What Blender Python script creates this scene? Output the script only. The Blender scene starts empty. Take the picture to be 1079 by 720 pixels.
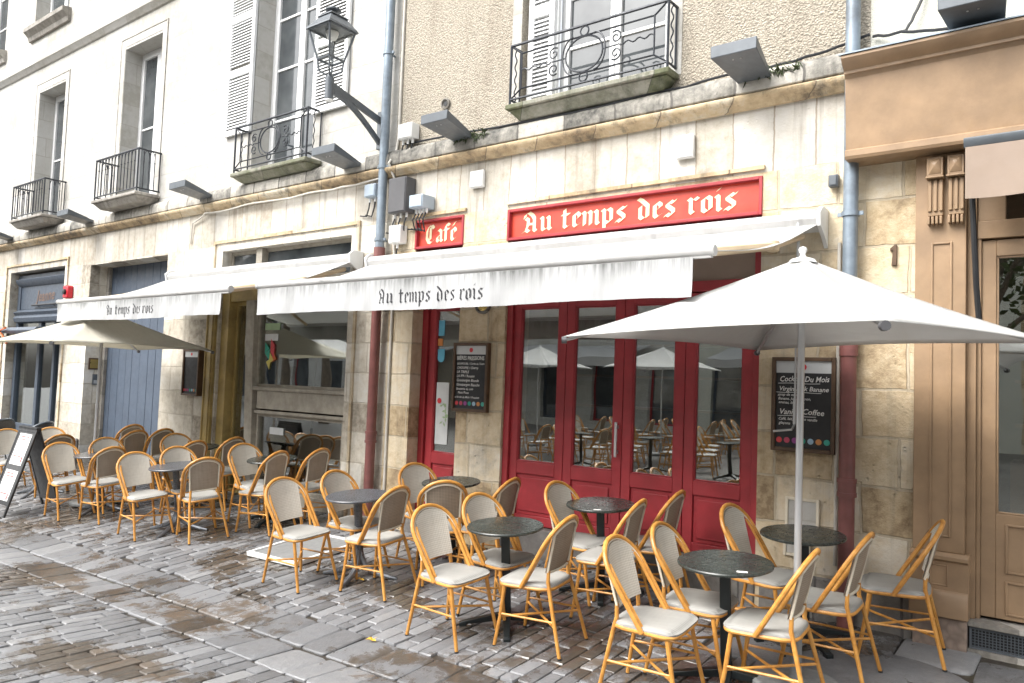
import bpy, math, random
from mathutils import Vector, Matrix
random.seed(11)
S = bpy.context.scene
COL = S.collection
R = math.radians
PI = math.pi

# ------------------------------------------------------------------ materials
def nt(name):
    m = bpy.data.materials.new(name); m.use_nodes = True
    t = m.node_tree
    return m, t, t.nodes['Principled BSDF'], t.nodes['Material Output']
def N(t, kind, **kw):
    n = t.nodes.new('ShaderNode' + kind)
    for k, v in kw.items():
        if k.startswith('i_'): n.inputs[k[2:].replace('_', ' ')].default_value = v
        else: setattr(n, k, v)
    return n
def coords(t, scale=(1, 1, 1), planar=False):
    tc = N(t, 'TexCoord')
    if not planar:
        mp = N(t, 'Mapping'); mp.inputs['Scale'].default_value = scale
        t.links.new(tc.outputs['Object'], mp.inputs[0]); return mp.outputs[0]
    sx = N(t, 'SeparateXYZ'); t.links.new(tc.outputs['Object'], sx.inputs[0])
    ad = N(t, 'Math', operation='ADD'); t.links.new(sx.outputs[0], ad.inputs[0]); t.links.new(sx.outputs[1], ad.inputs[1])
    cb = N(t, 'CombineXYZ'); t.links.new(ad.outputs[0], cb.inputs[0]); t.links.new(sx.outputs[2], cb.inputs[1])
    return cb.outputs[0]
def noise(t, vec, scale, detail=4, rough=.6, dist=0):
    n = N(t, 'TexNoise'); n.inputs['Scale'].default_value = scale; n.inputs['Detail'].default_value = detail
    n.inputs['Roughness'].default_value = rough; n.inputs['Distortion'].default_value = dist
    t.links.new(vec, n.inputs['Vector']); return n.outputs['Fac']
def ramp(t, fac, stops):
    r = N(t, 'ValToRGB'); e = r.color_ramp.elements
    while len(e) < len(stops): e.new(.5)
    for el, (p, c) in zip(e, stops):
        el.position = p; el.color = (*c, 1) if len(c) == 3 else c
    t.links.new(fac, r.inputs[0]); return r.outputs[0]
def g3(v): return (v, v, v)
def mix(t, fac, a, b, mode='MIX'):
    m = N(t, 'Mix', data_type='RGBA', blend_type=mode)
    for i, x in ((0, fac), (6, a), (7, b)):
        if isinstance(x, (int, float)): m.inputs[i].default_value = x
        elif isinstance(x, tuple): m.inputs[i].default_value = (*x, 1) if len(x) == 3 else x
        else: t.links.new(x, m.inputs[i])
    return m.outputs[2]
def mth(t, op, a, b=0.0):
    m = N(t, 'Math', operation=op)
    for i, x in ((0, a), (1, b)):
        if isinstance(x, (int, float)): m.inputs[i].default_value = x
        else: t.links.new(x, m.inputs[i])
    return m.outputs[0]
def bump(t, p, h, strength=.3, dist=.01):
    b = N(t, 'Bump'); b.inputs['Strength'].default_value = strength; b.inputs['Distance'].default_value = dist
    t.links.new(h, b.inputs['Height']); t.links.new(b.outputs[0], p.inputs['Normal'])

def paint(name, col, rough=.45, metal=0, var=.25, scale=6, bs=.08, bscale=60, dirt=None, rnd=0):
    m, t, p, o = nt(name)
    v = coords(t)
    n = noise(t, v, scale, 5)
    c = ramp(t, n, [(.3, tuple(x * (1 - var) for x in col)), (.7, tuple(min(1, x * (1 + var * .6)) for x in col))])
    if dirt:
        d = noise(t, v, 3.1, 6, .7); c = mix(t, ramp(t, d, [(.5, g3(0)), (.72, g3(.75))]), c, dirt)
    if rnd:
        oi = N(t, 'ObjectInfo'); h = N(t, 'HueSaturation')
        t.links.new(mth(t, 'ADD', mth(t, 'MULTIPLY', oi.outputs['Random'], rnd), 1 - rnd / 2), h.inputs['Value'])
        t.links.new(c, h.inputs['Color']); c = h.outputs[0]
    t.links.new(c, p.inputs['Base Color'])
    r = noise(t, v, scale * 3, 3)
    t.links.new(ramp(t, r, [(.3, g3(max(.03, rough - .1))), (.7, g3(min(1, rough + .1)))]), p.inputs['Roughness'])
    p.inputs['Metallic'].default_value = metal
    if bs: bump(t, p, noise(t, v, bscale, 4), bs, .004)
    return m

def ashlar(name, bw, bh, pal, joint, dirt=.4, jw=.012, off=.5, streak=.5, bs=.5, contrast=1.0, pits=True, grime=(.12, .105, .085)):
    m, t, p, o = nt(name)
    v = coords(t, planar=True); v3 = coords(t)
    w = N(t, 'TexNoise'); w.inputs['Scale'].default_value = 2.2; w.inputs['Detail'].default_value = 2; t.links.new(v3, w.inputs['Vector'])
    vm = N(t, 'VectorMath', operation='SCALE'); vm.inputs['Scale'].default_value = .05
    t.links.new(w.outputs['Color'], vm.inputs[0])
    va = N(t, 'VectorMath', operation='ADD'); t.links.new(v, va.inputs[0]); t.links.new(vm.outputs[0], va.inputs[1])
    w2 = N(t, 'TexNoise'); w2.inputs['Scale'].default_value = 22; t.links.new(v3, w2.inputs['Vector'])
    vm2 = N(t, 'VectorMath', operation='SCALE'); vm2.inputs['Scale'].default_value = .012; t.links.new(w2.outputs['Color'], vm2.inputs[0])
    vb = N(t, 'VectorMath', operation='ADD'); t.links.new(va.outputs[0], vb.inputs[0]); t.links.new(vm2.outputs[0], vb.inputs[1])
    br = N(t, 'TexBrick', offset=off, offset_frequency=2, squash=.72, squash_frequency=3)
    br.inputs['Scale'].default_value = 1; br.inputs['Brick Width'].default_value = bw; br.inputs['Row Height'].default_value = bh
    br.inputs['Mortar Size'].default_value = jw; br.inputs['Mortar Smooth'].default_value = .35; br.inputs['Bias'].default_value = 0
    br.inputs['Color1'].default_value = (0, 0, 0, 1); br.inputs['Color2'].default_value = (1, 1, 1, 1); br.inputs['Mortar'].default_value = (.5, .5, .5, 1)
    t.links.new(vb.outputs[0], br.inputs['Vector'])
    n1 = noise(t, v3, 1.1, 6, .65); n2 = noise(t, v3, 9, 6, .7)
    f = mth(t, 'ADD', mth(t, 'MULTIPLY', br.outputs['Color'], .42 * contrast), mth(t, 'MULTIPLY', n1, .6))
    f = mth(t, 'ADD', f, mth(t, 'MULTIPLY', mth(t, 'SUBTRACT', n2, .5), .75))
    k = len(pal)
    c = ramp(t, f, [(.22 + .56 * i / (k - 1), q) for i, q in enumerate(pal)])
    c = mix(t, mth(t, 'MULTIPLY', br.outputs['Fac'], .8), c, joint)
    # weathering: blotches and vertical run-off streaks
    bl = noise(t, v3, 1.9, 8, .75, .4)
    c = mix(t, ramp(t, bl, [(.55, g3(0)), (.78, g3(dirt))]), c, grime)
    sv = coords(t, (7, 7, .35)); st = noise(t, sv, 1.0, 5, .7)
    c = mix(t, ramp(t, st, [(.52, g3(0)), (.75, g3(streak))]), c, grime)
    t.links.new(c, p.inputs['Base Color']); p.inputs['Roughness'].default_value = .85
    h = mth(t, 'SUBTRACT', mth(t, 'MULTIPLY', noise(t, v3, 38, 6, .7), .5), mth(t, 'MULTIPLY', br.outputs['Fac'], .8))
    h = mth(t, 'ADD', h, mth(t, 'MULTIPLY', n2, .5))
    if pits:
        vo = N(t, 'TexVoronoi'); vo.inputs['Scale'].default_value = 14; t.links.new(v3, vo.inputs['Vector'])
        pit = ramp(t, vo.outputs['Distance'], [(.05, g3(0)), (.16, g3(1))])
        gate = ramp(t, n1, [(.5, g3(1)), (.6, g3(0))])
        h = mth(t, 'ADD', h, mth(t, 'MAXIMUM', pit, gate))
    bump(t, p, h, bs, .02)
    return m

def plaster(name, c1, c2, dirtc, scale=46, bs=.9, dirt=.6):
    m, t, p, o = nt(name); v = coords(t)
    vo = N(t, 'TexVoronoi'); vo.inputs['Scale'].default_value = scale; vo.inputs['Randomness'].default_value = 1
    wn = N(t, 'TexNoise'); wn.inputs['Scale'].default_value = scale * .5; t.links.new(v, wn.inputs['Vector']); ws = N(t, 'VectorMath', operation='SCALE'); ws.inputs['Scale'].default_value = 1.6 / scale; t.links.new(wn.outputs['Color'], ws.inputs[0]); wa = N(t, 'VectorMath', operation='ADD'); t.links.new(v, wa.inputs[0]); t.links.new(ws.outputs[0], wa.inputs[1]); t.links.new(wa.outputs[0], vo.inputs['Vector'])
    n = noise(t, v, 1.3, 6, .65); n2 = noise(t, v, scale * .8, 4, .7)
    c = mix(t, n, c1, c2)
    c = mix(t, ramp(t, vo.outputs['Distance'], [(.25, g3(0)), (.7, g3(.55))]), c, tuple(x * .5 for x in c2))
    c = mix(t, ramp(t, n2, [(.55, g3(0)), (.75, g3(.5))]), c, tuple(x * .55 for x in c1))
    sv = coords(t, (3, 3, .5))
    c = mix(t, ramp(t, noise(t, sv, 1, 6, .7), [(.5, g3(0)), (.75, g3(dirt))]), c, dirtc)
    t.links.new(c, p.inputs['Base Color']); p.inputs['Roughness'].default_value = .95
    h = mth(t, 'ADD', mth(t, 'MULTIPLY', vo.outputs['Distance'], -1.0), n2)
    bump(t, p, h, bs, .02)
    return m

def glass(name, tint=(.86, .89, .87), f0=.27, rough=.0, wav=.015):
    m, t, p, o = nt(name)
    t.nodes.remove(p)
    tr = N(t, 'BsdfTransparent'); tr.inputs[0].default_value = (*tint, 1)
    gl = N(t, 'BsdfGlossy'); gl.inputs['Roughness'].default_value = rough; gl.inputs['Color'].default_value = (.95, .97, .96, 1)
    b = N(t, 'Bump'); b.inputs['Strength'].default_value = wav; b.inputs['Distance'].default_value = .05
    t.links.new(noise(t, coords(t), 2.2, 1), b.inputs['Height']); t.links.new(b.outputs[0], gl.inputs['Normal'])
    ge = N(t, 'NewGeometry'); dp = N(t, 'VectorMath', operation='DOT_PRODUCT'); t.links.new(ge.outputs['Normal'], dp.inputs[0]); t.links.new(ge.outputs['Incoming'], dp.inputs[1])
    k5 = mth(t, 'POWER', mth(t, 'SUBTRACT', 1.0, mth(t, 'ABSOLUTE', dp.outputs['Value'])), 5.0)
    fz = mth(t, 'ADD', mth(t, 'MULTIPLY', k5, 1 - f0), f0)
    mx = N(t, 'MixShader'); t.links.new(fz, mx.inputs[0]); t.links.new(tr.outputs[0], mx.inputs[1]); t.links.new(gl.outputs[0], mx.inputs[2])
    t.links.new(mx.outputs[0], o.inputs[0])
    return m

M = {}
M['stone_white'] = ashlar('white limestone blocks', .82, .36, [(.38, .365, .325), (.47, .46, .43), (.51, .503, .478), (.545, .54, .523)], (.37, .35, .31), .45, .008, streak=.4, bs=.3, contrast=.6, pits=False, grime=(.36, .34, .29))
M['stone_lower'] = ashlar('weathered ashlar', .66, .345, [(.22, .19, .15), (.40, .36, .295), (.53, .49, .41), (.62, .59, .52), (.66, .645, .60)], (.44, .40, .33), .5, .010, streak=.45, bs=.6)
M['stone_pale'] = ashlar('pale lintel stones', .46, .57, [(.37, .325, .26), (.49, .455, .39), (.565, .54, .49), (.60, .585, .55)], (.30, .25, .19), .5, .008, off=.0, streak=.8, bs=.4, contrast=.7, grime=(.20, .17, .13))
M['stone_gold'] = ashlar('ochre ashlar', .62, .345, [(.25, .18, .105), (.46, .355, .22), (.58, .475, .32), (.65, .56, .41), (.68, .62, .51)], (.50, .43, .32), .65, .011, streak=.4, bs=.9)
M['cornice'] = ashlar('stained cornice stone', .9, .6, [(.14, .11, .08), (.42, .315, .19), (.56, .44, .28), (.60, .54, .43)], (.16, .125, .09), .95, .008, streak=1.0, bs=.5, grime=(.10, .085, .065))
M['band'] = ashlar('grey lichened stone', .55, .5, [(.05, .05, .047), (.22, .21, .185), (.40, .38, .335), (.52, .50, .45)], (.08, .075, .07), 1.0, .012, streak=.8, bs=.6, grime=(.045, .045, .04))
M['plinth'] = ashlar('dark plinth stone', .8, .4, [(.09, .085, .08), (.17, .16, .15), (.26, .245, .22)], (.08, .075, .07), .6, .01, streak=.4, bs=.6)
M['marble'] = plaster('veined pink marble', (.36, .29, .23), (.22, .16, .13), (.12, .09, .08), 18, .15, .5)
M['sill_moss'] = ashlar('mossy balcony stone', 1.4, .6, [(.05, .06, .03), (.12, .13, .07), (.20, .20, .15), (.32, .31, .26)], (.08, .08, .06), .8, .006, streak=.8, bs=.5, grime=(.04, .045, .03))
M['sill_stone'] = ashlar('grey balcony stone', 1.4, .6, [(.14, .13, .11), (.3, .28, .25), (.45, .43, .39)], (.18, .17, .15), .7, .006, streak=.7, bs=.4, grime=(.08, .075, .07))
M['crepi'] = plaster('rough cast render', (.54, .49, .405), (.46, .41, .33), (.24, .195, .145), 58, .8, .6)
M['cream'] = plaster('smooth cream render', (.72, .71, .63), (.66, .66, .58), (.40, .42, .36), 160, .1, .3)
M['brown'] = paint('brown shopfront paint', (.305, .203, .118), .47, var=.2, scale=5, bs=.14, bscale=30, dirt=(.24, .16, .098))
M['red'] = paint('red joinery paint', (.34, .032, .040), .42, var=.22, scale=4, bs=.1, dirt=(.25, .027, .032))
M['red_sign'] = paint('red sign paint', (.56, .062, .036), .38, var=.2, scale=3, bs=.05, dirt=(.42, .04, .03))
M['letter'] = paint('pale yellow lettering', (.80, .71, .46), .5, var=.12, scale=20, bs=0)
M['black_letter'] = paint('black awning lettering', (.02, .02, .025), .6, var=.1, bs=0)
M['gold'] = paint('gilded olive paint', (.39, .285, .105), .4, var=.3, scale=3, dirt=(.17, .12, .04))
M['oldwood'] = paint('bleached grey wood', (.36, .33, .275), .65, var=.25, scale=9, bs=.25, dirt=(.2, .18, .14))
M['bluegrey'] = paint('blue grey door paint', (.075, .098, .135), .45, var=.14, scale=3, bs=.08)
M['slate_paint'] = paint('slate grey shop paint', (.06, .078, .105), .4, var=.1)
M['white_paint'] = paint('white window paint', (.78, .79, .79), .4, var=.05, bs=.03)
M['iron'] = paint('black wrought iron', (.03, .034, .042), .42, metal=.3, var=.2)
M['grey_metal'] = paint('grey painted metal', (.11, .125, .14), .42, metal=.2, var=.14, scale=8)
M['zinc'] = paint('bluish zinc pipe', (.235, .285, .335), .4, metal=.35, var=.2, scale=9, dirt=(.13, .14, .15))
M['redpipe'] = paint('red oxide pipe', (.20, .075, .068), .42, var=.2, scale=7, bs=.1, dirt=(.13, .06, .055))
M['plastic_white'] = paint('white plastic', (.72, .73, .72), .4, var=.06, bs=0)
M['plastic_blue'] = paint('pale blue grey plastic', (.36, .43, .50), .4, var=.06, bs=0)
M['plastic_dark'] = paint('dark grey cabinet', (.085, .085, .09), .5, var=.1, bs=0)
M['cable'] = paint('black cable', (.02, .022, .026), .5, var=.2, bs=0)
M['cable_pale'] = paint('pale cable', (.55, .53, .48), .5, var=.2, bs=0)
M['awning_white'] = paint('white awning canvas', (.72, .72, .715), .8, var=.04, scale=3, bs=.2, bscale=14)
M['parasol_white'] = paint('white parasol cloth', (.74, .74, .73), .8, var=.03, scale=3, bs=.15, bscale=9)
M['parasol_cream'] = paint('cream parasol cloth', (.70, .66, .54), .8, var=.07, scale=3, bs=.15, bscale=9)
M['beige_cloth'] = paint('beige awning cloth', (.29, .225, .178), .8, var=.08, scale=4, bs=.2, bscale=20)
M['alu'] = paint('brushed aluminium', (.55, .56, .57), .38, metal=.6, var=.03, scale=1.5, bs=0)
M['rattan'] = None
M['piping'] = paint('cream piping', (.68, .62, .50), .5, var=.1, bs=0, rnd=.12)
M['table_black'] = paint('mottled dark table top', (.030, .036, .032), .27, var=.3, scale=6, bs=.02, dirt=(.042, .048, .042))
M['table_metal'] = paint('black table base', (.018, .023, .024), .38, metal=.3, var=.2)
M['table_grey'] = paint('slate table top', (.07, .075, .085), .3, var=.3, scale=30, bs=.03)
M['table_alu'] = paint('grey pedestal metal', (.20, .215, .235), .32, metal=.6, var=.15)
M['chalk_black'] = paint('chalkboard', (.022, .023, .026), .55, var=.3, scale=5, bs=0)
M['chalk'] = paint('chalk writing', (.78, .78, .76), .8, var=.1, bs=0)
M['dark_wood'] = paint('brown frame wood', (.095, .055, .03), .45, var=.3, scale=12)
M['paper'] = paint('white paper', (.76, .76, .74), .6, var=.03, bs=0)
M['print_red'] = paint('red print', (.55, .03, .04), .5, var=.05, bs=0)
M['wicker'] = paint('dark wicker', (.06, .052, .046), .55, var=.4, scale=60, bs=.3)
M['wicker_rim'] = paint('steel blue chair rim', (.16, .18, .20), .35, metal=.4, var=.2)
M['black_frame'] = paint('black sign frame', (.02, .021, .023), .42, var=.2)
M['sign_back'] = paint('charcoal board', (.06, .062, .064), .5, var=.2)
M['copper'] = paint('copper lettering', (.20, .13, .10), .4, metal=.4, var=.1, bs=0)
M['brass'] = paint('brass plaque', (.42, .31, .10), .35, metal=.7, var=.2)
M['alarm'] = paint('red alarm box', (.55, .02, .035), .35, var=.1, bs=0)
M['orange'] = paint('orange strap', (.62, .14, .03), .6, var=.1, bs=0)
M['weed'] = paint('weed leaves', (.05, .07, .025), .6, var=.5, scale=20, bs=0)
M['concrete'] = paint('pale grey panel', (.20, .205, .205), .5, var=.1, bs=0)
M['gravel_grey'] = paint('concrete disc', (.24, .25, .25), .6, var=.25, scale=14, bs=.2)
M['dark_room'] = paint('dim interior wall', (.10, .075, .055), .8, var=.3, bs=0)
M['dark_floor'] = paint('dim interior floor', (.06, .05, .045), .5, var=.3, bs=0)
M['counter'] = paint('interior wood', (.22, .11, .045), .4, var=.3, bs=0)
M['curtain'] = paint('pale net curtain', (.5, .5, .48), .8, var=.15, scale=12, bs=0)
M['pane_dark'] = None
M['glass'] = glass('shop window glass')
M['lamp_glass'] = glass('lantern glass', (.97, .98, .97), .04)
for k, c in dict(dot_red=(.6, .05, .06), dot_crimson=(.5, .06, .12), dot_purple=(.30, .06, .26), dot_green=(.03, .34, .24), dot_sky=(.35, .52, .66), dot_orange=(.62, .26, .08), dot_teal=(.05, .38, .30),
                 sticker_blue=(.12, .42, .58), sticker_green=(.30, .42, .24), sticker_orange=(.6, .22, .05), grey_card=(.55, .57, .57), card_yellow=(.62, .52, .12), leaf_yellow=(.62, .36, .03), leaf_red=(.5, .06, .03)).items():
    M[k] = paint(k.replace('_', ' '), c, .5, var=.12, bs=0)

def pane_dark():
    m, t, p, o = nt('dark window pane'); v = coords(t)
    t.links.new(ramp(t, noise(t, v, 1.6, 3), [(.3, (.035, .042, .048)), (.7, (.11, .12, .125))]), p.inputs['Base Color'])
    p.inputs['Roughness'].default_value = .03; p.inputs['IOR'].default_value = 1.7
    b = N(t, 'Bump'); b.inputs['Strength'].default_value = .02; t.links.new(noise(t, v, 2, 1), b.inputs['Height']); t.links.new(b.outputs[0], p.inputs['Normal'])
    return m
M['pane_dark'] = pane_dark()
def rattan():
    m, t, p, o = nt('varnished cane'); v = coords(t)
    c = ramp(t, noise(t, v, 14, 5, .65), [(.25, (.34, .135, .026)), (.5, (.54, .25, .05)), (.78, (.65, .345, .095))])
    c = mix(t, ramp(t, noise(t, v, 55, 3), [(.62, g3(0)), (.72, g3(.5))]), c, (.25, .10, .02))
    oi = N(t, 'ObjectInfo'); h = N(t, 'HueSaturation')
    t.links.new(mth(t, 'ADD', mth(t, 'MULTIPLY', oi.outputs['Random'], .25), .86), h.inputs['Value']); t.links.new(c, h.inputs['Color'])
    t.links.new(h.outputs[0], p.inputs['Base Color']); p.inputs['Roughness'].default_value = .4
    bump(t, p, noise(t, v, 90, 3), .1, .003); return m
M['rattan'] = rattan()
def weave(name, c1, c2, sc=150):
    m, t, p, o = nt(name); v = coords(t)
    w1 = N(t, 'TexWave', wave_type='BANDS', bands_direction='X'); w1.inputs['Scale'].default_value = sc / 6.3; w1.inputs['Distortion'].default_value = .6; t.links.new(v, w1.inputs['Vector'])
    w2 = N(t, 'TexWave', wave_type='BANDS', bands_direction='Z'); w2.inputs['Scale'].default_value = sc / 6.3; w2.inputs['Distortion'].default_value = .6; t.links.new(v, w2.inputs['Vector'])
    f = mth(t, 'MULTIPLY', mth(t, 'ADD', w1.outputs['Fac'], w2.outputs['Fac']), .5)
    n = noise(t, coords(t, (60, 6, 6)), 1, 3); n2 = noise(t, coords(t, (6, 6, 60)), 1, 3)
    f = mth(t, 'ADD', mth(t, 'MULTIPLY', f, .5), mth(t, 'MULTIPLY', mth(t, 'ADD', n, n2), .28))
    c = mix(t, ramp(t, f, [(.25, g3(0)), (.75, g3(1))]), c1, c2)
    oi = N(t, 'ObjectInfo'); h = N(t, 'HueSaturation')
    t.links.new(mth(t, 'ADD', mth(t, 'MULTIPLY', oi.outputs['Random'], .14), .93), h.inputs['Value']); t.links.new(c, h.inputs['Color'])
    t.links.new(h.outputs[0], p.inputs['Base Color']); p.inputs['Roughness'].default_value = .6
    bump(t, p, f, .25, .002); return m
M['weave_front'] = weave('pale woven mesh', (.42, .385, .32), (.64, .61, .54))
M['weave_back'] = weave('taupe woven mesh', (.20, .155, .11), (.36, .30, .235))
M['seat_cloth'] = weave('grey seat mesh', (.20, .20, .186), (.335, .33, .31), 110)
def cloth(name, col, dirt, trans=.3, seams=0):
    m, t, p, o = nt(name); v = coords(t)
    c = mix(t, ramp(t, noise(t, v, 1.7, 7, .7), [(.48, g3(0)), (.78, g3(.55))]), col, dirt)
    c = mix(t, ramp(t, noise(t, coords(t, (5, .6, .6)), 1, 5, .7), [(.55, g3(0)), (.8, g3(.5))]), c, dirt)
    t.links.new(c, p.inputs['Base Color']); p.inputs['Roughness'].default_value = .85
    h = mth(t, 'ADD', noise(t, v, 5, 3), mth(t, 'MULTIPLY', noise(t, coords(t, (2.2, 14, 14)), 1, 2), .8))
    if seams:
        w = N(t, 'TexWave', wave_type='BANDS', bands_direction='X'); w.inputs['Scale'].default_value = .26; t.links.new(v, w.inputs['Vector'])
        h = mth(t, 'ADD', h, mth(t, 'MULTIPLY', ramp(t, w.outputs['Fac'], [(.985, g3(0)), (1, g3(1))]), 1.2))
    bump(t, p, h, .4, .03)
    tl = N(t, 'BsdfTranslucent'); t.links.new(c, tl.inputs['Color']); mx = N(t, 'MixShader'); mx.inputs[0].default_value = trans
    t.links.new(p.outputs[0], mx.inputs[1]); t.links.new(tl.outputs[0], mx.inputs[2]); t.links.new(mx.outputs[0], o.inputs[0])
    return m
M['awning_white'] = cloth('white awning canvas', (.64, .64, .635), (.46, .455, .43), .38, 1)
M['parasol_white'] = cloth('white parasol cloth', (.66, .66, .65), (.58, .575, .55), .4)
M['parasol_cream'] = cloth('cream parasol cloth', (.67, .645, .56), (.56, .53, .44), .4)
def valance_mat():
    m, t, p, o = nt('weather stained awning flap'); v = coords(t)
    c = (.43, .437, .44)
    s = mth(t, 'ADD', mth(t, 'MULTIPLY', noise(t, coords(t, (26, 26, .9)), 1, 5, .75), .6), mth(t, 'MULTIPLY', noise(t, coords(t, (2.5, 2.5, 1.5)), 1, 4, .6), .45))
    sx = N(t, 'SeparateXYZ'); tc = N(t, 'TexCoord'); t.links.new(tc.outputs['Object'], sx.inputs[0])
    top = N(t, 'MapRange'); top.inputs['From Min'].default_value = 2.28; top.inputs['From Max'].default_value = 2.43; t.links.new(sx.outputs[2], top.inputs['Value'])
    k = mth(t, 'MULTIPLY', ramp(t, s, [(.44, g3(0)), (.66, g3(1))]), mth(t, 'ADD', mth(t, 'MULTIPLY', mth(t, 'POWER', top.outputs[0], 1.6), .9), .17))
    c = mix(t, k, c, (.13, .135, .13))
    t.links.new(c, p.inputs['Base Color']); p.inputs['Roughness'].default_value = .8
    bump(t, p, noise(t, coords(t, (9, 9, 2)), 1, 3), .35, .02); return m
M['valance'] = valance_mat()

def sett_mat(name, rough_lo=.08):
    m, t, p, o = nt(name); v = coords(t)
    at = N(t, 'Attribute', attribute_name='tone')
    f = mth(t, 'ADD', mth(t, 'MULTIPLY', at.outputs['Fac'], .46), mth(t, 'MULTIPLY', noise(t, v, 13, 8, .75), .56))
    dry = ramp(t, f, [(.15, (.078, .076, .075)), (.38, (.135, .138, .144)), (.6, (.182, .186, .194)), (.82, (.235, .236, .238)), (.97, (.245, .195, .165))])
    wetc = ramp(t, f, [(.2, (.048, .042, .036)), (.55, (.09, .077, .064)), (.9, (.145, .115, .09))])
    a = noise(t, coords(t, (.9, 1.5, 1)), .95, 3, .5, .3); b = noise(t, v, 6.5, 8, .72, .5)
    w = mth(t, 'ADD', mth(t, 'MULTIPLY', a, .95), mth(t, 'MULTIPLY', b, .62))
    w = mth(t, 'ADD', w, mth(t, 'MULTIPLY', mth(t, 'SUBTRACT', at.outputs['Fac'], .5), -.10))
    wet = ramp(t, w, [(.77, g3(0)), (.87, g3(1))])
    c = mix(t, wet, dry, wetc)
    t.links.new(c, p.inputs['Base Color'])
    t.links.new(mix(t, wet, ramp(t, noise(t, v, 9, 4), [(.3, g3(.28)), (.7, g3(.48))]), g3(rough_lo)), p.inputs['Roughness'])
    p.inputs['IOR'].default_value = 1.5
    bp = N(t, 'Bump'); bp.inputs['Distance'].default_value = .012
    t.links.new(mth(t, 'SUBTRACT', .55, mth(t, 'MULTIPLY', wet, .35)), bp.inputs['Strength'])
    t.links.new(mth(t, 'ADD', noise(t, v, 16, 6, .7), mth(t, 'MULTIPLY', noise(t, v, 80, 4), .45)), bp.inputs['Height'])
    t.links.new(bp.outputs[0], p.inputs['Normal'])
    return m
M['sett'] = sett_mat('wet stone setts')
M['joint'] = paint('wet sand joints', (.04, .033, .026), .45, var=.5, scale=7, bs=.4, bscale=40, dirt=(.06, .058, .028))
def far_road():
    m, t, p, o = nt('far wet paving'); v = coords(t)
    br = N(t, 'TexBrick'); br.inputs['Scale'].default_value = 1; br.inputs['Brick Width'].default_value = .36; br.inputs['Row Height'].default_value = .16; br.inputs['Mortar Size'].default_value = .01
    br.inputs['Color1'].default_value = (.06, .058, .056, 1); br.inputs['Color2'].default_value = (.10, .098, .095, 1); br.inputs['Mortar'].default_value = (.05, .045, .04, 1)
    t.links.new(v, br.inputs['Vector']); t.links.new(br.outputs['Color'], p.inputs['Base Color']); p.inputs['Roughness'].default_value = .35
    return m
M['far_road'] = far_road()

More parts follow.
